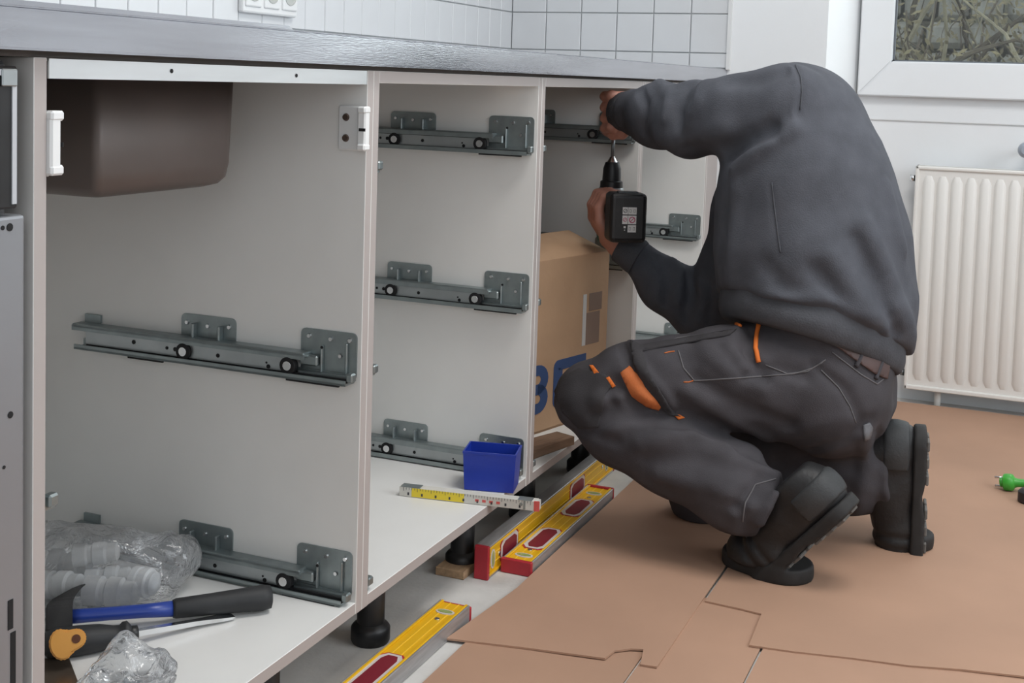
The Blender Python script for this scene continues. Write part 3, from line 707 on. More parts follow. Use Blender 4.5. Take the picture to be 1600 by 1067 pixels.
lb = box('label', (L-.092, -.0008, .155), (L-.080, 0, .262), LABELW, cb); box('label', (L-.070, -.0006, .225), (L-.024, 0, .262), mat('box_faded', (.25, .17, .13), .8), cb); box('label', (L-.078, -.0006, .155), (L-.03, 0, .222), mat('box_faded', (.25, .17, .13), .8), cb)
def arc(cx, cz, r0, r1, a0, a1, n=10):
    o_ = [(cx+r1*math.cos(math.radians(a0+(a1-a0)*k/n)), cz+r1*math.sin(math.radians(a0+(a1-a0)*k/n))) for k in range(n+1)]
    return o_+[(cx+r0*math.cos(math.radians(a1-(a1-a0)*k/n)), cz+r0*math.sin(math.radians(a1-(a1-a0)*k/n))) for k in range(n+1)]
LH, LW, LT_ = .098, .112, .030          # letter height, width, stroke
def letter(ch, x0, z0):
    bm = bmesh.new(); st = .021; sq = LW/LH
    R = lambda a, b, c, d: prism_into(bm, [(x0+a, z0+b), (x0+c, z0+b), (x0+c, z0+d), (x0+a, z0+d)], 1, -.0009, .0)
    if ch == 'E':
        R(.016, 0, LW, st); R(.016, LH-st, LW, LH); R(LT_, LH/2-st/2, LW*.92, LH/2+st/2); R(0, .016, LT_, LH-.016); R(.016, st, LT_, st+.0001)
        for cz, a0 in ((.016, 180), (LH-.016, 90)): prism_into(bm, [(x0+.016, z0+cz)]+[(x0+.016+.016*math.cos(math.radians(a0+9*k)), z0+cz+.016*math.sin(math.radians(a0+9*k))) for k in range(11)], 1, -.0009, 0)
    else:
        R(0, 0, LT_, LH); r1 = LH/4+st/4; r0 = r1-st; xr = LW-r1*1.15
        for zz in (0, LH/2-st/2, LH-st): R(LT_, zz, xr, zz+st)
        for cz in (r1, LH-r1): prism_into(bm, [(x0+xr+(px-0)*1.15, z0+pz) for px, pz in arc(0, cz, r0, r1, -90, 90)], 1, -.0009, 0)
    return link('letter_'+ch.lower(), bmesh_mesh(bm), BLUEINK, cb)
tag(letter('B', .105, .040), kind='stuff'); tag(letter('E', .235, .040), kind='stuff')
bm = bmesh.new()
for k in range(7): box_into(bm, (.062+k*.009, -.0008, .298), (.067+k*.009, 0, .302))
tag(link('small_print', bmesh_mesh(bm), mat('print_grey', (.16, .11, .08), .8), cb), kind='stuff')

# hammer
ZB = .136
h0 = PZ(95, 962, ZB+.022); h1 = PZ(128, 962, ZB+.020); h2 = PZ(270, 951, ZB+.020); h3 = PZ(425, 932, ZB+.018)
hm = empty('hammer', tuple(float(x) for x in h1)); tag(hm, 'hammer with blue shaft and black rubber grip lying in the sink cabinet', 'hammer')
hd = (h3-h1); hd /= np.linalg.norm(hd)
ax_ = np.array([-hd[1], hd[0], 0]); ax_ /= np.linalg.norm(ax_)
def ellt(name, p, rw, rh, mt, par, seg=14):
    V = []; F = []
    for i, (c, a, b) in enumerate(zip(p, rw, rh)):
        for k in range(seg):
            th = 2*math.pi*k/seg; V.append(tuple(np.asarray(c)+ax_*a*math.cos(th)+np.array([0, 0, b*math.sin(th)])))
    n = len(p)
    for i in range(n-1):
        for k in range(seg): F.append((i*seg+k, i*seg+(k+1) % seg, (i+1)*seg+(k+1) % seg, (i+1)*seg+k))
    F.append(tuple(range(seg))[::-1]); F.append(tuple((n-1)*seg+k for k in range(seg)))
    me = bpy.data.meshes.new(name); me.from_pydata(V, [], F)
    for q in me.polygons: q.use_smooth = True
    return rel(link(name, me, mt, par), par)
lin = lambda a, b, t: a+(b-a)*t
ellt('shaft', [lin(h1, h2, t) for t in (-.12, .0, .3, .7, 1.02)], [.010, .0095, .009, .0095, .0105], [.0085, .0085, .008, .0085, .010], HBLUE, hm)
ellt('grip', [lin(h2, h3, t) for t in (0, .03, .35, .65, .9, .985, 1)], [.0112, .0125, .0135, .0145, .0165, .0150, .009], [.011, .0125, .0135, .015, .0165, .0145, .009], HBLK, hm)
bm = bmesh.new()
HN = ax_*(1 if ax_[0] > 0 else -1)
# head: a square poll on one side, a flat wedge peen rising on the other
c = h0-hd*.002
zs = np.array([0, 0, 1.0]); H = np.array([ax_*.35+zs*.94])[0]; H /= np.linalg.norm(H); S = np.cross(hd, H)
def sec(c_, a, b): return [bm.verts.new(tuple(c_+hd*(i*a)+S*(j*b))) for i, j in ((-1, -1), (1, -1), (1, 1), (-1, 1))]
rings = [sec(c+H*-.022+hd*-.004, .013, .013), sec(c+H*-.015, .0155, .0155), sec(c+H*.012, .0155, .0145), sec(c+H*.020+hd*.004, .013, .013), sec(c+H*.031+hd*.020, .006, .0135), sec(c+H*.035+hd*.030, .0022, .0135)]
bm.faces.new(rings[0])
for A, B in zip(rings[:-1], rings[1:]):
    for i in range(4): bm.faces.new((A[i], A[(i+1) % 4], B[(i+1) % 4], B[i]))
bm.faces.new(rings[-1])
bmesh.ops.recalc_face_normals(bm, faces=bm.faces); bmesh.ops.bevel(bm, geom=bm.edges[:], offset=.0015, segments=2, affect='EDGES')
rel(link('head', bmesh_mesh(bm), IRON, hm), hm)

# chisel / scraper with black handle and amber tab
k0 = PZ(80, 1006, ZB+.018); k1 = PZ(205, 990, ZB+.015); k2 = PZ(365, 962, ZB+.004)
ck = empty('chisel', tuple(float(x) for x in k0)); tag(ck, 'chisel with black handle and amber hanging tab lying before the hammer', 'chisel')
kd = k1-k0; kd /= np.linalg.norm(kd); ax_ = np.array([-kd[1], kd[0], 0]); ax_ /= np.linalg.norm(ax_)
ellt('handle', [lin(k0, k1, t) for t in (-.10, -.05, .08, .35, .60, .78, .86, .90, .95, 1.0)], [.010, .016, .0185, .0195, .0175, .013, .0125, .016, .0165, .011], [.010, .0155, .0175, .0175, .016, .0125, .012, .0155, .016, .0105], HBLK, ck)
ellt('collar', [lin(k0, k1, t) for t in (.985, 1.0, 1.08, 1.09)], [.009, .0095, .0095, .007], [.009, .0095, .0095, .007], BLACK, ck)
bm = bmesh.new(); kb_ = k2-k1; sdv = np.cross(kb_/np.linalg.norm(kb_), [0, 0, 1]); R_ = []
for t, wv, th in ((.02, .0042, .0035), (.6, .0042, .0030), (.75, .0055, .0026), (.86, .0075, .0022), (.97, .0075, .0016), (1.0, .0060, .0006)):
    cc = lin(k1, k2, t); R_.append([bm.verts.new(tuple(cc+sdv*i*wv+np.array([0, 0, j*th]))) for i, j in ((-1, -1), (1, -1), (1, 1), (-1, 1))])
bm.faces.new(R_[0]); bm.faces.new(R_[-1][::-1])
for A, B in zip(R_[:-1], R_[1:]):
    for i in range(4): bm.faces.new((A[i], A[(i+1) % 4], B[(i+1) % 4], B[i]))
rel(link('blade', bmesh_mesh(bm), CHROME, ck), ck)
# amber tab: keyhole outline, lying on the camera side of the handle
tc_ = PZ(96, 1007, ZB+.030); te = PZ(119, 998, ZB+.034); nv = CAM-tc_; nv /= np.linalg.norm(nv); tx = te-tc_; tx = tx-nv*(tx @ nv); Lx = np.linalg.norm(tx); tx /= Lx; ty = np.cross(nv, tx)
outl = []
for k in range(15): a = math.radians(45+270*k/14); outl.append((.0135*math.cos(a)*1.0, .0180*math.sin(a)))
for k in range(11): a = math.radians(-80+160*k/10); outl.append((Lx+.0115*math.cos(a), .0115*math.sin(a)))
bm = bmesh.new(); A = [bm.verts.new(tuple(tc_+tx*x+ty*y-nv*.004)) for x, y in outl]; B = [bm.verts.new(tuple(tc_+tx*x+ty*y+nv*.004)) for x, y in outl]
bm.faces.new(A); bm.faces.new(B[::-1])
for i in range(len(outl)): bm.faces.new((A[i], B[i], B[(i+1) % len(outl)], A[(i+1) % len(outl)]))
bmesh.ops.recalc_face_normals(bm, faces=bm.faces); bmesh.ops.bevel(bm, geom=bm.edges[:], offset=.002, segments=2, affect='EDGES')
tb = rel(link('hanging_tab', bmesh_mesh(bm), AMBER, ck), ck)
lathe('tab_hole', [(.0050, 0), (.0050, .0006)], tc_+tx*Lx+nv*.0040, tuple(nv), mat('tab_hole_brown', (.10, .03, .01), .7), tb, 16)
# steel sheet in the corner of the cabinet floor
sp = [PZ(u, v, ZB+.001) for u, v in ((108, 1030), (124, 1072), (150, 1200), (20, 1200), (20, 1030))]
bm = bmesh.new(); prism_into(bm, [(float(p[0]), float(p[1])) for p in sp if True], 2, ZB+.0005, ZB+.0022); 
msh = bmesh_mesh(bm); ms = link('steel_sheet', msh, mat('bronze_steel', (.24, .19, .15), .3, .8, var=.3, vscale=9)); tag(ms, 'thin bronze steel sheet in the near corner of the cabinet floor', 'metal sheet')

# clear bags
def noise3(p, s, seed):
    r = np.random.RandomState(seed); e = 0
    for _ in range(9):
        k = r.normal(size=3); k /= np.linalg.norm(k); e = e+np.abs(np.sin((p @ k)*s*r.uniform(.6, 1.6)+r.uniform(0, 6)))
    return e/9-.63
def bag(label, blobs, lo, hi, h, amp, sc, seed, cuts):
    def F(p):
        d = None
        for c_, axes, r in blobs:
            x = d_ellipsoid(p, c_, axes, r); d = x if d is None else smin(d, x, .03)
        d = d+amp*noise3(p, sc, seed)*2
        for a_, b_, r1_, r2_ in ((h0, h2, .030, .016), (h2, h3, .018, .021), (k0, k1, .024, .020)): d = smax(d, -d_cone(p, a_, b_, r1_, r2_), .004)
        if cuts is not None: d = smax(d, cuts[2]-(p-cuts[0]) @ cuts[1], .01)
        return np.maximum(d, ZB+.001-p[:, 2])
    V, Q = surfnet(F, lo, hi, h); me = mesh_np('bag', V, Q)
    o = link('plastic_bag', me, FILM); return tag(o, label, 'bag')
I3 = np.eye(3)
b0 = PZ(150, 900, ZB+.05); b1 = PZ(230, 885, ZB+.05); b2 = PZ(300, 852, ZB+.05); b3 = PZ(80, 885, ZB+.05)
r_ = .045
bag('large clear plastic bag of white fittings behind the hammer', [(b0, I3, (.080, .070, .052)), (b1+np.array([.0, .02, -.02]), I3, (.075, .055, .05)), (b3, I3, (.085, .085, .052)), (P(292, 862, .5), I3, (.020, .016, .014)), (P(262, 872, .5), I3, (.03, .03, .03))],
    (.16, .09, ZB-.01), (.58, .52, .30), .0045, .011, 62, 3, (h0, HN, .026))
fitl = ['white plastic fitting at the %s of the large clear bag' % w_ for w_ in ('front', 'left end', 'middle', 'back', 'right end', 'top')]
for i, (u, v, X, rr_, ln, dirv) in enumerate(((175, 930, .40, .019, .07, (.3, -1, .0)), (95, 915, .40, .018, .06, (.2, -1, .1)), (170, 905, .44, .017, .06, (.5, -1, .12)), (110, 880, .46, .016, .06, (.3, -1, -.1)), (228, 920, .42, .019, .035, (.1, -1, 0)), (150, 865, .44, .015, .06, (.6, -1, .1)))):
    c_ = P(u, v, X); c_[2] = max(c_[2], ZB+rr_+.003); c_ = c_+HN*max(0, .056-(c_-h0) @ HN); dv = np.array(dirv)/np.linalg.norm(dirv)
    tag(lathe('plastic_fitting', [(rr_*.6, 0), (rr_, .002), (rr_, ln*.3), (rr_*.82, ln*.34), (rr_*.82, ln*.42), (rr_, ln*.46), (rr_, ln*.7), (rr_*.8, ln*.75), (rr_*.8, ln-.003), (rr_*.5, ln)], c_-dv*ln/2, tuple(dv), WPLAST), fitl[i], 'fitting', 'white fittings in the large clear bag')
s0_ = PZ(205, 1052, ZB+.02)
bag('small crumpled clear bag in front of the chisel', [(s0_+np.array([0, 0, .0]), I3, (.045, .045, .024)), (PZ(200, 1022, ZB+.045), I3, (.016, .016, .022)), (s0_+np.array([-.05, -.02, 0]), I3, (.04, .035, .02))], (.13, .0, ZB-.01), (.36, .25, .24), .0032, .010, 95, 11, None)
bm = bmesh.new()
sc_ = PZ(195, 1064, ZB+.008); o = lathe('screw', [(.0035, 0), (.004, .001), (.0022, .003), (.0018, .02), (.0004, .026)], sc_, (.3, -1, .05), ZINCD, None, 10); tag(o, 'small dark screw inside the small clear bag', 'screw')

# green plug and cable
pg = PZ(1572, 752, .027); pl = empty('mains_plug', (float(pg[0]), float(pg[1]), .0075)); tag(pl, 'bright green mains plug with black cable lying on the cardboard', 'plug')
F0 = np.array([float(pg[0]), float(pg[1]), .0255]); dv = np.array([-.15, -1, .12]); dv /= np.linalg.norm(dv)
rel(lathe('plug_body', [(.012, -.006), (.0165, -.004), (.0178, .0), (.0178, .010), (.0165, .014), (.0105, .018), (.0088, .024), (.0080, .045), (.0062, .0465)], F0, tuple(dv), PLUGG, pl, 22), pl)
u_ = np.cross(dv, [0, 0, 1]); u_ /= np.linalg.norm(u_); w3 = np.cross(u_, dv)
for sg in (-1, 1): rel(cyl('pin', F0-dv*.004+w3*sg*.009, F0-dv*.022+w3*sg*.009, .0024, CHROME, pl, seg=10), pl)
rel(lathe('pin_collar', [(.009, 0), (.010, .002), (.010, .007), (.009, .008)], F0-dv*.004, tuple(-dv), PLUGG, pl, 16), pl)
e = F0+dv*.044; rel(tube('cable', [tuple(e), tuple(e+dv*.03), tuple(e+np.array([-.02, -.10, -.012])), tuple(e+np.array([-.09, -.20, -.021])), tuple(e+np.array([-.2, -.3, -.022]))], .0042, CABLE, pl, 10), pl)
dk = PZ(1606, 785, .008); tag(lathe('cable_reel_foot', [(.017, 0), (.02, .003), (.02, .022), (.014, .028), (.006, .03)], dk, (0, 0, 1), CABLE), 'small dark round object on the cardboard at the right picture edge', 'knob')

# ================================================================== CORDLESS DRILL
dr = empty('cordless_drill', tuple(float(x) for x in P(955, 300, 1.655))); tag(dr, 'green and black cordless drill held upright in the kneeling man\'s hand', 'drill')
DT = P(958.5, 212, 1.655); DB = P(952, 372, 1.655); du = DT-DB; Ld = float(np.linalg.norm(du)); du /= Ld
mm = MPP(DT); pxl = lambda v: (372-v)*mm      # height along the drill axis of a picture row
rel(cyl('drill_bit', DB+du*pxl(250), DB+du*pxl(208), .0042, ZINCD, dr, r2=.0036, seg=12), dr)
rel(lathe('chuck', [(.006, pxl(245)), (.0085, pxl(251)), (.0145, pxl(252.5)), (.0185, pxl(262)), (.0195, pxl(277)), (.0195, pxl(281)), (.0235, pxl(282.5)), (.0240, pxl(292))], DB, tuple(du), BLACK, dr), dr)
rel(lathe('chuck_nose', [(.0045, pxl(243.5)), (.0115, pxl(252)), (.0125, pxl(253.5))][::-1], DB, tuple(du), CHROME, dr), dr)
rel(lathe('torque_ring', [(.0252, pxl(292)), (.0262, pxl(294)), (.0262, pxl(301)), (.0252, pxl(302))][::-1], DB, tuple(du), ZINCL, dr), dr)
bt = P(983, 338, 1.515)                                   # centre of the battery's end face
hx = bt-(DB+du*pxl(338)); hx = hx-du*(hx @ du); Lh = float(np.linalg.norm(hx)); hx /= Lh; hy = np.cross(du, hx)
rel(lathe('motor_housing', [(.0215, pxl(378)), (.026, pxl(374)), (.0285, pxl(360)), (.0285, pxl(325)), (.0275, pxl(305)), (.0255, pxl(301))], DB, tuple(du), DGREEN, dr), dr)
C0 = DB+du*pxl(327)
def dbox(n, l0, l1, w_, h_, mt, bev=.006, dw_=0, dh=0, seg=3):
    bm = bmesh.new(); box_into(bm, (l0, -w_+dw_, -h_+dh), (l1, w_+dw_, h_+dh), bev, seg)
    Mx = Matrix.Identity(4)
    for i in range(3): Mx[i][0], Mx[i][1], Mx[i][2], Mx[i][3] = hx[i], hy[i], du[i], C0[i]
    bmesh.ops.transform(bm, matrix=Mx, verts=bm.verts); return rel(link(n, bmesh_mesh(bm), mt, dr), dr)
dbox('handle', .0, Lh-.03, .0165, .0205, DGREEN, .010)
dbox('trigger', .028, .045, .012, .006, BLACK, .003, 0, .026)
BW, BHh = 29*MPP(bt)*1.02, 39*MPP(bt)
bat = dbox('battery', Lh-.058, Lh, BW, BHh, BLACK, .0095)
dbox('battery_foot', Lh-.075, Lh-.056, BW*.86, BHh*.9, mat('drill_dark_green', (.02, .05, .045), .45), .004)
dbox('latch', Lh-.03, Lh-.012, BW*.55, .003, mat('latch_grey', (.05, .055, .06), .4), .0015, 0, BHh)
lab = lambda n, y0, y1, z0, z1, dx, mt: (lambda bm: (box_into(bm, (Lh+dx-.0003, y0, z0), (Lh+dx, y1, z1)), bmesh.ops.transform(bm, matrix=Matrix([[hx[i], hy[i], du[i], C0[i]] for i in range(3)]+[[0, 0, 0, 1]]), verts=bm.verts), link(n, bmesh_mesh(bm), mt, bat))[-1])(bmesh.new())
sgn = 1 if (hy @ _R) > 0 else -1
# label of pictograms (left column narrow, right column wide)
px2 = MPP(bt)
for (c, r, x0, x1, y0, y1) in ((0, 0, -11, -2, 320, 332), (1, 0, -2, 12, 320, 332), (0, 1, -11, -2, 333, 347), (1, 1, -2, 12, 333, 347), (0, 2, -11, -2, 348, 360), (1, 2, -2, 12, 348, 360)):
    a, b = sorted((sgn*x0*px2, sgn*x1*px2)); z0, z1 = (338-y1)*px2, (338-y0)*px2
    if not (c == 0 and r == 2): lab('label', a+.0004, b-.0004, z0+.0004, z1-.0004, .0005, LABELW)
    cx, cz = (a+b)/2, (z0+z1)/2; R0_ = min(b-a, z1-z0)*.36; mt = INKR if (r == 1) else INK
    bm = bmesh.new(); outer = []
    if c == 0 and r == 2:
        box_into(bm, (Lh+.0002, cx-.002, cz+.001), (Lh+.0006, cx+.002, cz+.005)); box_into(bm, (Lh+.0002, cx-.001, cz-.004), (Lh+.0006, cx+.001, cz-.002)); mt = LABELW
    elif r == 1 or c == 0:
        n = 18
        O = [bm.verts.new((Lh+.0008, cx+R0_*math.cos(2*math.pi*k/n), cz+R0_*math.sin(2*math.pi*k/n))) for k in range(n)]
        I = [bm.verts.new((Lh+.0008, cx+R0_*.72*math.cos(2*math.pi*k/n), cz+R0_*.72*math.sin(2*math.pi*k/n))) for k in range(n)]
        for k in range(n): bm.faces.new((O[k], O[(k+1) % n], I[(k+1) % n], I[k]))
        vs = [bm.verts.new((Lh+.0008, cx+s*R0_, cz+t_*R0_)) for s, t_ in ((-.6, -.45), (-.45, -.6), (.6, .45), (.45, .6))]; bm.faces.new(vs)
    else:
        for s in (-1, 1): box_into(bm, (Lh+.0006, cx+s*.0042-.0016, cz-.0032), (Lh+.0009, cx+s*.0042+.0016, cz-.0026)); box_into(bm, (Lh+.0006, cx+s*.0056-.0003, cz-.0032), (Lh+.0009, cx+s*.0056+.0003, cz+.0034)); box_into(bm, (Lh+.0006, cx+s*.0026-.0003, cz-.0032), (Lh+.0009, cx+s*.0026+.0003, cz+.0028)); box_into(bm, (Lh+.0006, cx+s*.0042-.0016, cz+.0026), (Lh+.0009, cx+s*.0042+.0016, cz+.0032))
    bmesh.ops.transform(bm, matrix=Matrix([[hx[i], hy[i], du[i], C0[i]] for i in range(3)]+[[0, 0, 0, 1]]), verts=bm.verts)
    tag(link('pictogram', bmesh_mesh(bm), mt, bat), kind='stuff')

# ================================================================== THE KNEELING MAN
pe = empty('person', (1.40, -.42, .0)); tag(pe, 'man in grey sweatshirt and dark work trousers crouching with a drill at the cabinets', 'person')
def ad(name, F, lo, hi, h, mt, par=None, fac=1.6):
    V, Q = surfnet(F, lo, hi, h, fac); me = mesh_np(name, V, Q); o = link(name, me, mt, par or pe)
    if (par or pe) is pe: rel(o, pe)
    return o
def fp(X, *pts): return [P(u, v, X) for u, v in pts]
sdX = np.array([1.0, 0, 0])
def TN(u, v, X, hw, b): q = P(u, v, X); return q, (b, hw*MPP(q))
# ---- sweatshirt
T_ = [TN(1286, 548, 1.455, 122, .165), TN(1277, 478, 1.455, 146, .185), TN(1268, 385, 1.465, 146, .19), TN(1258, 292, 1.48, 129, .19), TN(1250, 222, 1.495, 108, .185), TN(1250, 190, 1.50, 88, .165)]
LA = [N(1226, 156, 1.37, 54), N(1150, 176, 1.40, 55), N(1082, 187, 1.47, 55), N(1030, 180, 1.545, 47), N(996, 177, 1.605, 38)]
RA = [N(1185, 300, 1.64, 60), N(1150, 430, 1.66, 58), N(1100, 488, 1.67, 45), N(1040, 446, 1.64, 38), N(992, 398, 1.605, 27)]
h_a = P(1160, 489, 1.30); h_b = P(1408, 564, 1.30); h_c = P(1160, 499, 1.60)+np.array([0, 0, .0])
hem_n = np.cross(h_b-h_a, np.array([1.0, 0, -.34])); hem_n /= np.linalg.norm(hem_n); hem_n *= (1 if hem_n[2] > 0 else -1)
def torso(p, grow=0):
    d = None
    for (a, s1), (b, s2) in zip(T_[:-1], T_[1:]):
        x = d_ell(p, a, b, (s1[0]+grow, s1[1]+grow), (s2[0]+grow, s2[1]+grow), sdX); d = x if d is None else smin(d, x, .03)
    return d
def base_sw(p): return smin(smin(torso(p), chain(p, LA, .03), .035), chain(p, RA, .03), .03)
fp = lambda X, *pts: trace(base_sw, X, pts)
SF = [(fp(1.36, (1205, 205), (1165, 222), (1140, 240)), -.014, .016), (fp(1.36, (1240, 200), (1190, 228), (1150, 262)), .008, .014),
      (fp(1.36, (1243, 103), (1252, 135), (1246, 180)), -.0035, .006), (fp(1.36, (1236, 105), (1245, 135), (1240, 178)), .003, .006),
      (fp(1.42, (1000, 140), (1010, 165), (1004, 205)), -.007, .009), (fp(1.5, (1030, 128), (1045, 150), (1040, 185)), .006, .012), (fp(1.5, (1075, 135), (1060, 170), (1075, 225)), -.005, .012), (fp(1.45, (1100, 132), (1090, 160), (1060, 235)), .007, .016), (fp(1.42, (1140, 128), (1190, 124), (1225, 112)), -.006, .015), (fp(1.4, (1130, 200), (1080, 215), (1030, 218)), .006, .02),
      (fp(1.30, (1205, 290), (1212, 345), (1218, 400)), -.0012, .005), (fp(1.32, (1150, 300), (1145, 370), (1140, 450)), .004, .02),
      (fp(1.34, (1350, 350), (1385, 420), (1415, 500)), .007, .016), (fp(1.34, (1335, 375), (1365, 440), (1400, 520)), -.007, .013), (fp(1.31, (1300, 400), (1340, 460), (1385, 510)), .006, .016), (fp(1.30, (1270, 420), (1310, 470), (1370, 520)), -.005, .014),
      (fp(1.29, (1200, 420), (1230, 455), (1300, 490)), -.004, .018), (fp(1.29, (1160, 480), (1220, 470), (1290, 468), (1360, 500)), .007, .016), (fp(1.29, (1155, 495), (1220, 487), (1300, 488), (1370, 528), (1410, 560)), -.009, .009),
      (fp(1.38, (1400, 480), (1420, 520), (1422, 550)), .008, .018), (fp(1.36, (1385, 290), (1400, 345), (1412, 390)), .005, .012),
      (fp(1.62, (1030, 405), (1045, 430), (1040, 470)), -.007, .010), (fp(1.62, (1052, 408), (1062, 430), (1058, 470)), .008, .010), (fp(1.62, (1075, 430), (1080, 455), (1070, 500)), -.006, .009), (fp(1.62, (1095, 437), (1100, 465), (1090, 500)), .005, .009), (fp(1.62, (1108, 440), (1112, 470), (1108, 505)), -.004, .007)]
SF1 = SF[10:21]; SF2 = SF[:10]+SF[21:]
def F_sw(p):
    d = torso(p)-1.6*folds(p, SF1); d = smax(d, .034-((p-h_a) @ hem_n), .012)
    d = smin(d, chain(p, LA, .03), .035); d = smin(d, chain(p, RA, .03), .03)
    d = smin(d, np.linalg.norm(p-P(1180, 330, 1.62), axis=1)-.07, .05)
    return d-1.5*folds(p, SF2)-.0018*np.sin(p[:, 2]*38+4*np.sin(p[:, 1]*17))*np.sin(p[:, 0]*23)
sw = ad('sweatshirt', F_sw, (1.16, -.74, .30), (1.86, .10, .92), .0045, SWEAT)
# hem band (ribbed), slightly drawn in
def F_hem(p):
    s = (p-h_a) @ hem_n; d = torso(p, -.007)-.006*np.exp(-((s-.012)/.02)**2)
    d = smax(d, s-.052, .006); return smax(d, -s-.008, .008)
ad('hem_band', F_hem, (1.16, -.74, .25), (1.75, -.10, .72), .0045, RIB, sw)
def cuff(nd0, nd1, r0, r1, nm):
    a, b = np.asarray(nd0), np.asarray(nd1)
    return lathe(nm, [(r0*.98, -.006), (r0*1.03, 0), (r0, .010), (lerp(r0, r1, .5), .5*np.linalg.norm(b-a)), (r1, np.linalg.norm(b-a)-.003), (r1*.93, np.linalg.norm(b-a))], a, tuple(b-a), RIB, sw, 28)
lerp = lambda a, b, t: a+(b-a)*t
cuff(P(1000, 177, 1.60), P(970, 174, 1.635), .046, .041, 'cuff')
cuff(P(995, 401, 1.60), P(968, 384, 1.598), .037, .033, 'cuff')

# ---- trousers
LT = [N(1300, 606, 1.39, 86), N(1215, 596, 1.355, 84), N(1130, 590, 1.325, 76), N(1040, 594, 1.295, 62), N(985, 598, 1.28, 57), N(924, 622, 1.272, 56)]
LS = [N(924, 624, 1.272, 56), N(975, 664, 1.27, 62), N(1050, 702, 1.262, 66), N(1150, 762, 1.252, 64), N(1203, 786, 1.247, 54)]
PV = [TN(1292, 545, 1.455, 96, .155), TN(1304, 625, 1.45, 86, .165)]
WST = TN(1284, 490, 1.455, 112, .155)
RT_ = [N(1285, 650, 1.53, 76), N(1180, 720, 1.52, 66), N(1098, 768, 1.49, 54)]
RS = [N(1098, 772, 1.485, 50), N(1230, 752, 1.50, 58), N(1330, 738, 1.505, 60), N(1372, 733, 1.505, 60)]
bl = lambda u, v, X: P(u, v, X)
hemL = (P(1208, 788, 1.247), P(1208, 788, 1.247)-P(1110, 735, 1.255)); hemL = (hemL[0], hemL[1]/np.linalg.norm(hemL[1]))
hR = P(1393, 732, 1.505); nR = np.array([0, -1.0, .12]); nR /= np.linalg.norm(nR)
def base_tr(p):
    d = d_ell(p, PV[0][0], PV[1][0], PV[0][1], PV[1][1], sdX); d = smin(d, smin(chain(p, LT, .03), chain(p, LS, .03), .012), .035)
    return smin(d, smin(chain(p, RT_, .03), chain(p, RS, .03), .015), .03)
fp = lambda X, *pts: trace(base_tr, X, pts)
TF = [(fp(1.22, (880, 640), (905, 672), (960, 690)), -.005, .010), (fp(1.22, (960, 600), (1010, 640), (1065, 655)), -.012, .014), (fp(1.23, (1060, 652), (1150, 690), (1235, 735)), -.014, .016),
      (fp(1.22, (935, 625), (985, 615), (1045, 640)), .008, .012), (fp(1.22, (925, 650), (985, 650), (1060, 668)), -.006, .010), (fp(1.22, (950, 610), (960, 640), (930, 668)), -.006, .010),
      (fp(1.21, (1000, 690), (1070, 668), (1140, 690)), .006, .016), (fp(1.20, (1010, 720), (1090, 716), (1180, 742)), -.005, .014), (fp(1.20, (1030, 745), (1110, 760), (1170, 790)), .005, .014), (fp(1.20, (1250, 745), (1190, 752), (1155, 790)), -.010, .014), (fp(1.20, (1250, 762), (1215, 775), (1190, 815)), .007, .012), (fp(1.2, (1170, 790), (1150, 805), (1150, 828)), .006, .012),
      (fp(1.25, (1085, 590), (1150, 630), (1235, 665)), -.006, .012), (fp(1.25, (1070, 610), (1130, 650), (1200, 685)), .005, .012), (fp(1.25, (1165, 590), (1210, 575), (1260, 590)), -.006, .012), (fp(1.25, (1175, 520), (1165, 550), (1195, 590)), -.008, .009), (fp(1.25, (1150, 515), (1140, 540), (1165, 575)), .007, .010), (fp(1.25, (1100, 540), (1140, 580), (1190, 610)), .004, .014),
      (fp(1.30, (1270, 570), (1320, 610), (1345, 655)), -.004, .010), (fp(1.30, (1265, 705), (1320, 690), (1360, 655)), -.004, .012),
      (fp(1.26, (985, 535), (1000, 570), (1035, 610), (1065, 655)), .006, .007), (fp(1.26, (973, 540), (988, 580), (1025, 622), (1050, 660)), -.006, .007),
      (fp(1.44, (1350, 680), (1352, 730), (1340, 800)), .006, .012), (fp(1.44, (1372, 675), (1378, 730), (1372, 795)), -.006, .009)]
def F_tr(p):
    d = smin(d_ell(p, PV[0][0], PV[1][0], PV[0][1], PV[1][1], sdX), d_ell(p, WST[0], PV[0][0], WST[1], PV[0][1], sdX), .03); d = smax(d, (p-h_a) @ hem_n-.06, .01)
    ls = smax(chain(p, LS, .03), (p-hemL[0]) @ hemL[1], .008); l = smin(chain(p, LT, .03), ls, .012); d = smin(d, l, .035)
    rs = smax(chain(p, RS, .03), (p-hR) @ nR, .008); d = smin(d, smin(chain(p, RT_, .03), rs, .015), .03)
    d = smin(d, np.linalg.norm(p-P(1320, 610, 1.52), axis=1)-.085, .04)
    d = d-1.6*folds(p, TF)-.0016*np.sin(p[:, 1]*60+5*np.sin(p[:, 2]*25))*np.sin(p[:, 2]*41+p[:, 0]*30)
    return np.maximum(d, .0085-p[:, 2])
tr = ad('trousers', F_tr, (1.12, -.72, 0.0), (1.75, .12, .62), .0042, TROU)
dg = bpy.context.evaluated_depsgraph_get()
def tree(o): me = o.data; return BVHTree.FromPolygons([v.co.copy() for v in me.vertices], [tuple(p.vertices) for p in me.polygons])
TT = tree(tr)
def onto(T, u, v):
    d = Vector(ray(u, v)).normalized(); loc, n, i, dist = T.ray_cast(Vector(CAM), d)
    return (None, None) if loc is None else (loc, n)
def dens(pts, n):
    out = []
    for (a, b), (c, d) in zip(pts[:-1], pts[1:]):
        for k in range(n): t = k/n; out.append((a+(c-a)*t, b+(d-b)*t))
    return out+[pts[-1]]
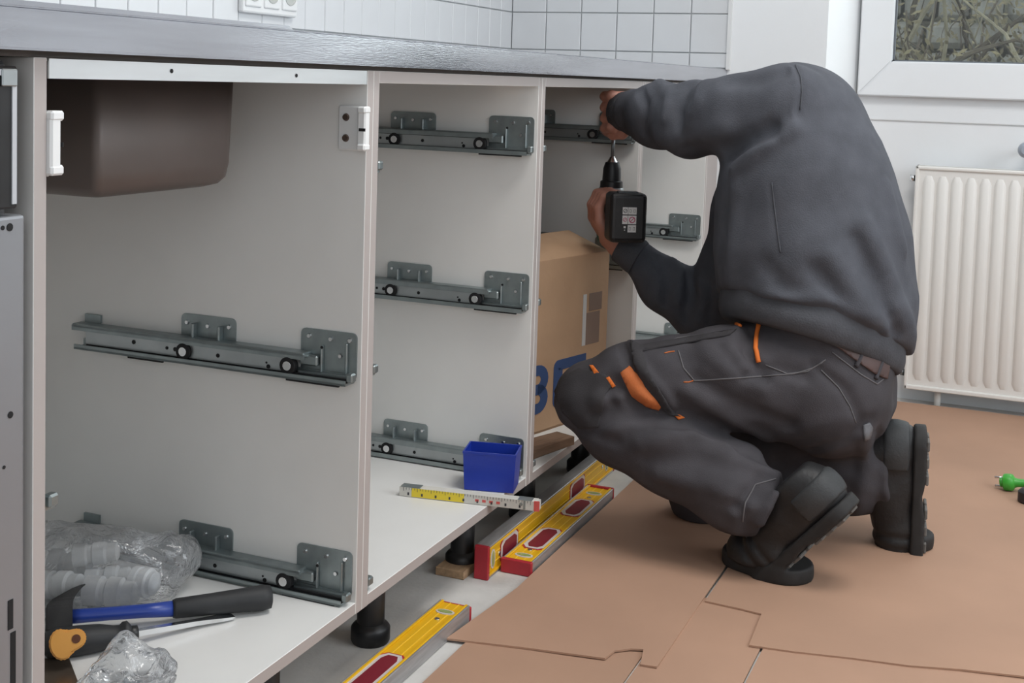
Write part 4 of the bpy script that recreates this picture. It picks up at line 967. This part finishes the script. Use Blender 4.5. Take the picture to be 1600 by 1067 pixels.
def seamline(T, pts, r, mt, name, par, n=5):
    path = []
    for u, v in dens(pts, n):
        l, nn = onto(T, u, v)
        if l is not None: path.append(l+nn*r*.5)
    if len(path) > 2: return tube(name, path, r, mt, par, 6)
def patch(T, outl, mt, name, par, th=.0022, lift=.001, n=4, step=4.0):
    """a piece of cloth lying on the surface: the outline is meshed and every vertex dropped onto the garment"""
    from mathutils.geometry import delaunay_2d_cdt
    ol = dens(list(outl)+[outl[0]], n)[:-1]
    xs = [p[0] for p in ol]; ys = [p[1] for p in ol]; pts = [Vector(p) for p in ol]; m_ = len(pts)
    def ins(x, y):
        c = False; j = m_-1
        for i in range(m_):
            if (ol[i][1] > y) != (ol[j][1] > y) and x < (ol[j][0]-ol[i][0])*(y-ol[i][1])/(ol[j][1]-ol[i][1])+ol[i][0]: c = not c
            j = i
        return c
    y = min(ys)+step
    while y < max(ys):
        x = min(xs)+step
        while x < max(xs):
            if ins(x, y): pts.append(Vector((x, y)))
            x += step
        y += step
    vv, ee, ff, *_ = delaunay_2d_cdt(pts, [(i, (i+1) % m_) for i in range(m_)], [list(range(m_))], 2, 1e-4)
    bm = bmesh.new(); L = []; Bv = []
    for q in vv:
        l, nn = onto(T, q[0], q[1])
        if l is None: L.append(None); Bv.append(None); continue
        L.append(bm.verts.new(l+nn*(lift+th))); Bv.append(bm.verts.new(l-nn*.002))
    cnt = {}
    for f in ff:
        if all(L[i] is not None for i in f):
            try: bm.faces.new([L[i] for i in f]); bm.faces.new([Bv[i] for i in f][::-1])
            except Exception: continue
            for a, b in zip(f, list(f[1:])+[f[0]]): cnt[(a, b)] = 1
    for a, b in cnt:
        if (b, a) not in cnt:
            try: bm.faces.new((L[b], L[a], Bv[a], Bv[b]))
            except Exception: pass
    return link(name, bmesh_mesh(bm, name, True), mt, par)
seamline(TT, [(1188, 497), (1184, 520), (1181, 545), (1186, 566)], .0042, ORANGE, 'pocket_piping', tr)
seamline(TT, [(1150, 494), (1145, 497), (1146, 505), (1156, 510)], .0032, ORANGE, 'pocket_piping', tr)
patch(TT, [(970, 582), (984, 572), (1002, 590), (1034, 632), (1030, 640), (1010, 634), (988, 618)], ORANGED, 'orange_patch', tr)
patch(TT, [(922, 572), (928, 572), (936, 582), (930, 585)], ORANGE, 'orange_patch', tr)
patch(TT, [(947, 590), (952, 588), (962, 603), (957, 606)], ORANGE, 'orange_patch', tr)
patch(TT, [(1050, 646), (1062, 648), (1070, 653), (1060, 656)], ORANGE, 'orange_patch', tr)
seamline(TT, [(1038, 552), (1046, 550), (1054, 549)], .0012, ORANGED, 'bar_tack', tr); seamline(TT, [(1068, 597), (1076, 597), (1083, 595)], .0012, ORANGED, 'bar_tack', tr)
patch(TT, [(985, 534), (1000, 541), (1150, 516), (1140, 524), (1004, 549), (1012, 578), (1050, 640), (1064, 652), (1045, 648), (1008, 605), (992, 568)], TROUB, 'knee_pocket_flap', tr, .003)
for pts in ([(1008, 545), (1060, 528), (1120, 520), (1150, 515)], [(1060, 548), (1068, 575), (1085, 595), (1130, 592), (1190, 588)], [(1190, 588), (1240, 584), (1270, 575), (1285, 566)], [(1283, 578), (1310, 605), (1328, 635), (1337, 660)], [(1196, 570), (1230, 584), (1262, 580), (1290, 562)], [(1212, 748), (1180, 757), (1165, 785), (1160, 815)], [(1380, 592), (1370, 600), (1345, 585), (1300, 550)]):
    seamline(TT, pts, .0012, SEAM, 'seam', tr)
patch(TT, [(868, 612), (878, 590), (905, 577), (945, 585), (958, 600), (945, 618), (940, 650), (935, 668), (905, 668), (880, 645)], TROUB, 'knee_patch', tr, .002)
bt_ = patch(TT, [(1282, 512), (1300, 508), (1330, 518), (1362, 536), (1390, 560), (1384, 592), (1366, 584), (1335, 562), (1305, 540)], BELT, 'belt', tr, .003)
for pts in ([(1352, 543), (1344, 556), (1337, 573)], [(1378, 562), (1372, 578), (1367, 592)]):
    seamline(TT, pts, .0042, TROU, 'belt_loop', tr)
patch(TT, [(1348, 664), (1358, 660), (1362, 668), (1358, 684), (1350, 688)], mat('reflective_tag', (.12, .12, .13), .4), 'tag_loop', tr)
TS = tree(sw)
seamline(TS, [(1243, 102), (1251, 120), (1253, 145), (1250, 172)], .0014, RIB, 'shoulder_seam', sw)
seamline(TS, [(1206, 285), (1211, 330), (1216, 370), (1220, 395)], .0013, RIB, 'side_seam', sw)

# ---- boots
def boot(name, ball, back, up, toe, L=.185, Lt=.085, wd=.046, tb0=-.01, laces=4):
    """ball: point on the ground under the ball of the foot; back: unit vector to the heel; up: away from the sole; toe: unit vector forward"""
    ball = np.asarray(ball, float); back = np.asarray(back, float)/np.linalg.norm(back); up = np.asarray(up, float); up -= back*(up @ back); up /= np.linalg.norm(up); sd = np.cross(back, up)
    toe = np.asarray(toe, float)/np.linalg.norm(toe); ut = np.array([0, 0, 1.0])
    def F(p):
        d = d_ell(p, ball+up*.045-back*.01, ball+back*(L*.55)+up*.052, (wd, .042), (wd*.80, .048), sd)
        d = smin(d, d_ell(p, ball+back*(L*.5)+up*.052, ball+back*(L-.032)+up*.052, (wd*.8, .046), (wd*.76, .044), sd), .02)
        d = smin(d, d_cone(p, ball+back*(L-.048)+up*.06, ball+back*(L-.058)+up*.098, .043, .040), .02)
        d = smin(d, d_cone(p, ball+back*(L*.35)+up*.06, ball+back*(L*.6)+up*.10, .034, .036), .02)
        d = smin(d, d_ell(p, ball+ut*.036+toe*tb0, ball+toe*(Lt-.042)+ut*.032, (wd, .036), (wd*.92, .031), sd), .02)
        sole_r = (p-ball) @ up; sole_t = (p-ball) @ ut
        fr = (p-ball) @ back
        d = d+.0035*np.exp(-((fr-.005)/.006)**2)+.003*np.exp(-((fr-.028)/.006)**2)
        d = np.where(fr > 0, smax(d, .016-sole_r, .006), smax(d, .016-sole_t, .006))
        return smax(d, ((p-(ball+back*(L-.055)+up*.106)) @ up), .008)
    b = np.array([ball, ball+back*L+up*.12, ball+toe*Lt+ut*.08, ball+back*L, ball+up*.13]); lo = b.min(0)-.07; hi = b.max(0)+.07
    o = ad(name, F, lo, hi, .0036, SHOE)
    def G(p):
        d1 = d_ell(p, ball+up*.012-back*.01, ball+back*(L-.038)+up*.014, (wd+.003, .060), (wd*.80+.004, .060), sd); fr = (p-ball) @ back; su = (p-ball) @ up
        gr = .0022*(np.sin(fr*260) > .2)
        d1 = smax(smax(d1, su-.024, .003), -su+.0-.004*np.exp(-((fr-L*.42)/.03)**2)*0+gr, .002)
        d1 = smax(d1, .007*np.exp(-((fr-L*.45)/.022)**2)-su, .003)
        d2 = d_ell(p, ball+ut*.010+toe*tb0, ball+toe*(Lt-.046)+ut*.012, (wd+.003, .060), (wd*.92+.004, .060), sd); st = p[:, 2]-ball[2]
        d2 = smax(smax(d2, st-.026, .003), -st, .002)
        return smin(d1, d2, .006)
    s_ = link('sole', mesh_np('sole', *surfnet(G, lo-.01, hi+.01, .0034, 2.5)), SOLE, o)
    for k in range(7):      # tread blocks under the rear and waist of the sole
        for sgn_ in (-1, 1):
            fr = .012+k*(L-.03)/6.4
            if .36*L < fr < .52*L: continue
            c = ball+back*fr+sd*sgn_*wd*.42; bm = bmesh.new(); box_into(bm, (-.009, -.0145, -.0035), (.009, .0145, .002), .0015)
            Mx = Matrix([[back[i], sd[i], up[i], c[i]] for i in range(3)]+[[0, 0, 0, 1]]); bmesh.ops.transform(bm, matrix=Mx, verts=bm.verts); link('tread_block', bmesh_mesh(bm), TREAD, o)
    # heel counter: grey band round the heel
    def Hc(p):
        fr = (p-ball) @ back; su = (p-ball) @ up
        return smax(smax(smax(F(p)-.0025, -(fr-L*.66), .004), -(su-.030), .004), np.abs(su-.055+.10*np.abs((p-ball) @ sd))-.026, .006)
    link('heel_counter', mesh_np('heel', *surfnet(Hc, lo, hi, .0036, 2.5)), SHOEG, o)
    for k in range(laces):
        a = ball+back*(.018+.018*k)+up*(.083+.010*k); V_ = [a+sd*t*.030+up*(.006-.012*t*t) for t in np.linspace(-1, 1, 9)]
        tube('lace', [tuple(q) for q in V_], .0028, BLACK, o, 6)
    return o
bL = np.array([1.262, -.432, .008]); hl = P(1322, 806, 1.232); bk = hl-bL; toeL = np.array([.035, .095, 0])
boot('boot', bL, bk, np.array([.05, .65, .75]), toeL, L=float(np.linalg.norm(bk))+.03, Lt=.105, wd=.047)
bR = np.array([1.505, -.648, .008]); hr = P(1449, 690, 1.50); bk2 = hr-bR
boot('boot', bR, bk2, np.array([-.12, 1.0, .10]), np.array([.03, .10, 0]), L=float(np.linalg.norm(bk2))+.03, Lt=.092, wd=.043, tb0=.030, laces=0)

# ---- body: head, trunk, arms and hands in one skin
HL = P(963, 172, 1.652); HRc = P(940, 345, 1.575)
fing = []
for i, y in enumerate((149, 166, 183, 199)):           # left hand: fingers stacked around the bit, thumb along the palm
    k = 1-.06*abs(i-1.2)
    pts = [P(974, y+2, 1.630), P(966-12*k, y, 1.612), P(947-2*k, y+1, 1.628), P(944, y+2, 1.655), P(953, y+3, 1.672), P(963, y+3, 1.668)]
    fing.append((pts, [.0098, .0102, .0095, .0090, .0085, .0075]))
fing.append(([P(984, 196, 1.615), P(972, 209, 1.618), P(958, 211, 1.632), P(948, 207, 1.650)], [.0125, .0115, .0100, .0085]))
wr, pc = P(985, 176, 1.620), P(970, 173, 1.638)
RHf = []
hdir = hx                                               # handle direction, toward the battery
for i in range(4):
    o_ = hdir*(.020+.0205*i)-hdir*.0; base = C0+o_
    rr_ = .0098-.0005*i
    L_ = lambda u, v: P(u, v, float(base[0]))-P(958, 340, float(base[0]))+base
    pts = [L_(941, 372), L_(928, 350), L_(926, 330), L_(934, 313), L_(950, 309), L_(966, 315), L_(973, 326)]
    RHf.append((pts, [.0115, .0112, .0105, rr_, rr_, rr_*.94, rr_*.85]))
b2_ = C0+hdir*.055
L2 = lambda u, v, e=0: P(u, v, float((C0+hdir*e)[0]))-P(958, 340, float((C0+hdir*e)[0]))+(C0+hdir*e)
RHf.append(([L2(958, 385, .055), L2(970, 372, .035), L2(980, 354, .022), L2(981, 336, .018)], [.0135, .0122, .0108, .0092]))
hc_ = P(1206, 214, 1.755); fv = np.array([.35, .72, -.60]); fv /= np.linalg.norm(fv); uv = np.array([.30, .45, .70]); uv -= fv*(uv @ fv); uv /= np.linalg.norm(uv); sv = np.cross(fv, uv)
AX = np.array([sv, fv, uv])
def F_body(p):
    d = d_ellipsoid(p, hc_, AX, (.074, .093, .105)); d = smin(d, d_ellipsoid(p, hc_+fv*.035-uv*.055, AX, (.052, .058, .055)), .03)      # skull and jaw
    d = smin(d, d_cone(p, hc_+fv*.088+uv*.012, hc_+fv*.108-uv*.022, .009, .015), .014)                                              # nose
    d = smin(d, d_ellipsoid(p, hc_+fv*.088-uv*.058, AX, (.026, .012, .007)), .006); d = smin(d, d_ellipsoid(p, hc_+fv*.086-uv*.071, AX, (.022, .012, .008)), .006)
    for s in (-1, 1):
        d = smax(d, -d_ellipsoid(p, hc_+fv*.094+sv*s*.031+uv*.008, AX, (.017, .012, .010)), .008)
        d = smin(d, d_ellipsoid(p, hc_+fv*.080+sv*s*.031+uv*.008, AX, (.013, .012, .011)), .002)
        d = smin(d, d_ellipsoid(p, hc_+sv*s*.076-uv*.005, AX, (.009, .020, .032)), .008)
    neck = P(1235, 235, 1.56)
    d = smin(d, d_cone(p, hc_-uv*.05-fv*.02, neck, .056, .062), .03)
    trunk = None
    for (a, s1), (b, s2) in zip(T_[:-1], T_[1:]):
        x = d_ell(p, a, b, (s1[0]-.03, s1[1]-.03), (s2[0]-.03, s2[1]-.03), sdX); trunk = x if trunk is None else smin(trunk, x, .03)
    d = smin(d, smax(trunk, .05-((p-h_a) @ hem_n), .02), .03)
    for A in (LA, RA): d = smin(d, chain(p, [(q, r*.68) for q, r in A], .02), .03)
    d = smin(d, chain(p, [(LA[-1][0], .030), (wr, .027), (pc, .030)], .02), .02)
    d = smin(d, chain(p, [(P(985, 168, 1.625), .022), (P(972, 158, 1.632), .019)], .01), .015); d = smin(d, chain(p, [(P(983, 182, 1.622), .022), (P(971, 190, 1.630), .018)], .01), .015)
    for pts, rs in fing: d = smin(d, chain(p, list(zip(pts, rs)), .004), .0055)
    d = smin(d, chain(p, [(RA[-1][0], .026), (L2(966, 391, .062), .0265), (L2(950, 378, .055), .026)], .015), .02)
    d = smin(d, chain(p, [(L2(952, 380, .028), .019), (L2(934, 358, .026), .014)], .01), .012); d = smin(d, chain(p, [(L2(952, 380, .078), .019), (L2(934, 358, .076), .014)], .01), .012)
    for pts, rs in RHf: d = smin(d, chain(p, list(zip(pts, rs)), .004), .0055)
    return d
bd = ad('body', F_body, (1.25, -.66, .33), (1.90, .14, .92), .0034, SKIN)
def F_hair(p):
    d = d_ellipsoid(p, hc_+uv*.006-fv*.004, AX, (.080, .098, .110)); q = (p-hc_)
    return smax(d, (q @ fv)*.8-(q @ uv)*.75-.030, .01)
ad('hair', F_hair, hc_-.16, hc_+.16, .005, HAIR)
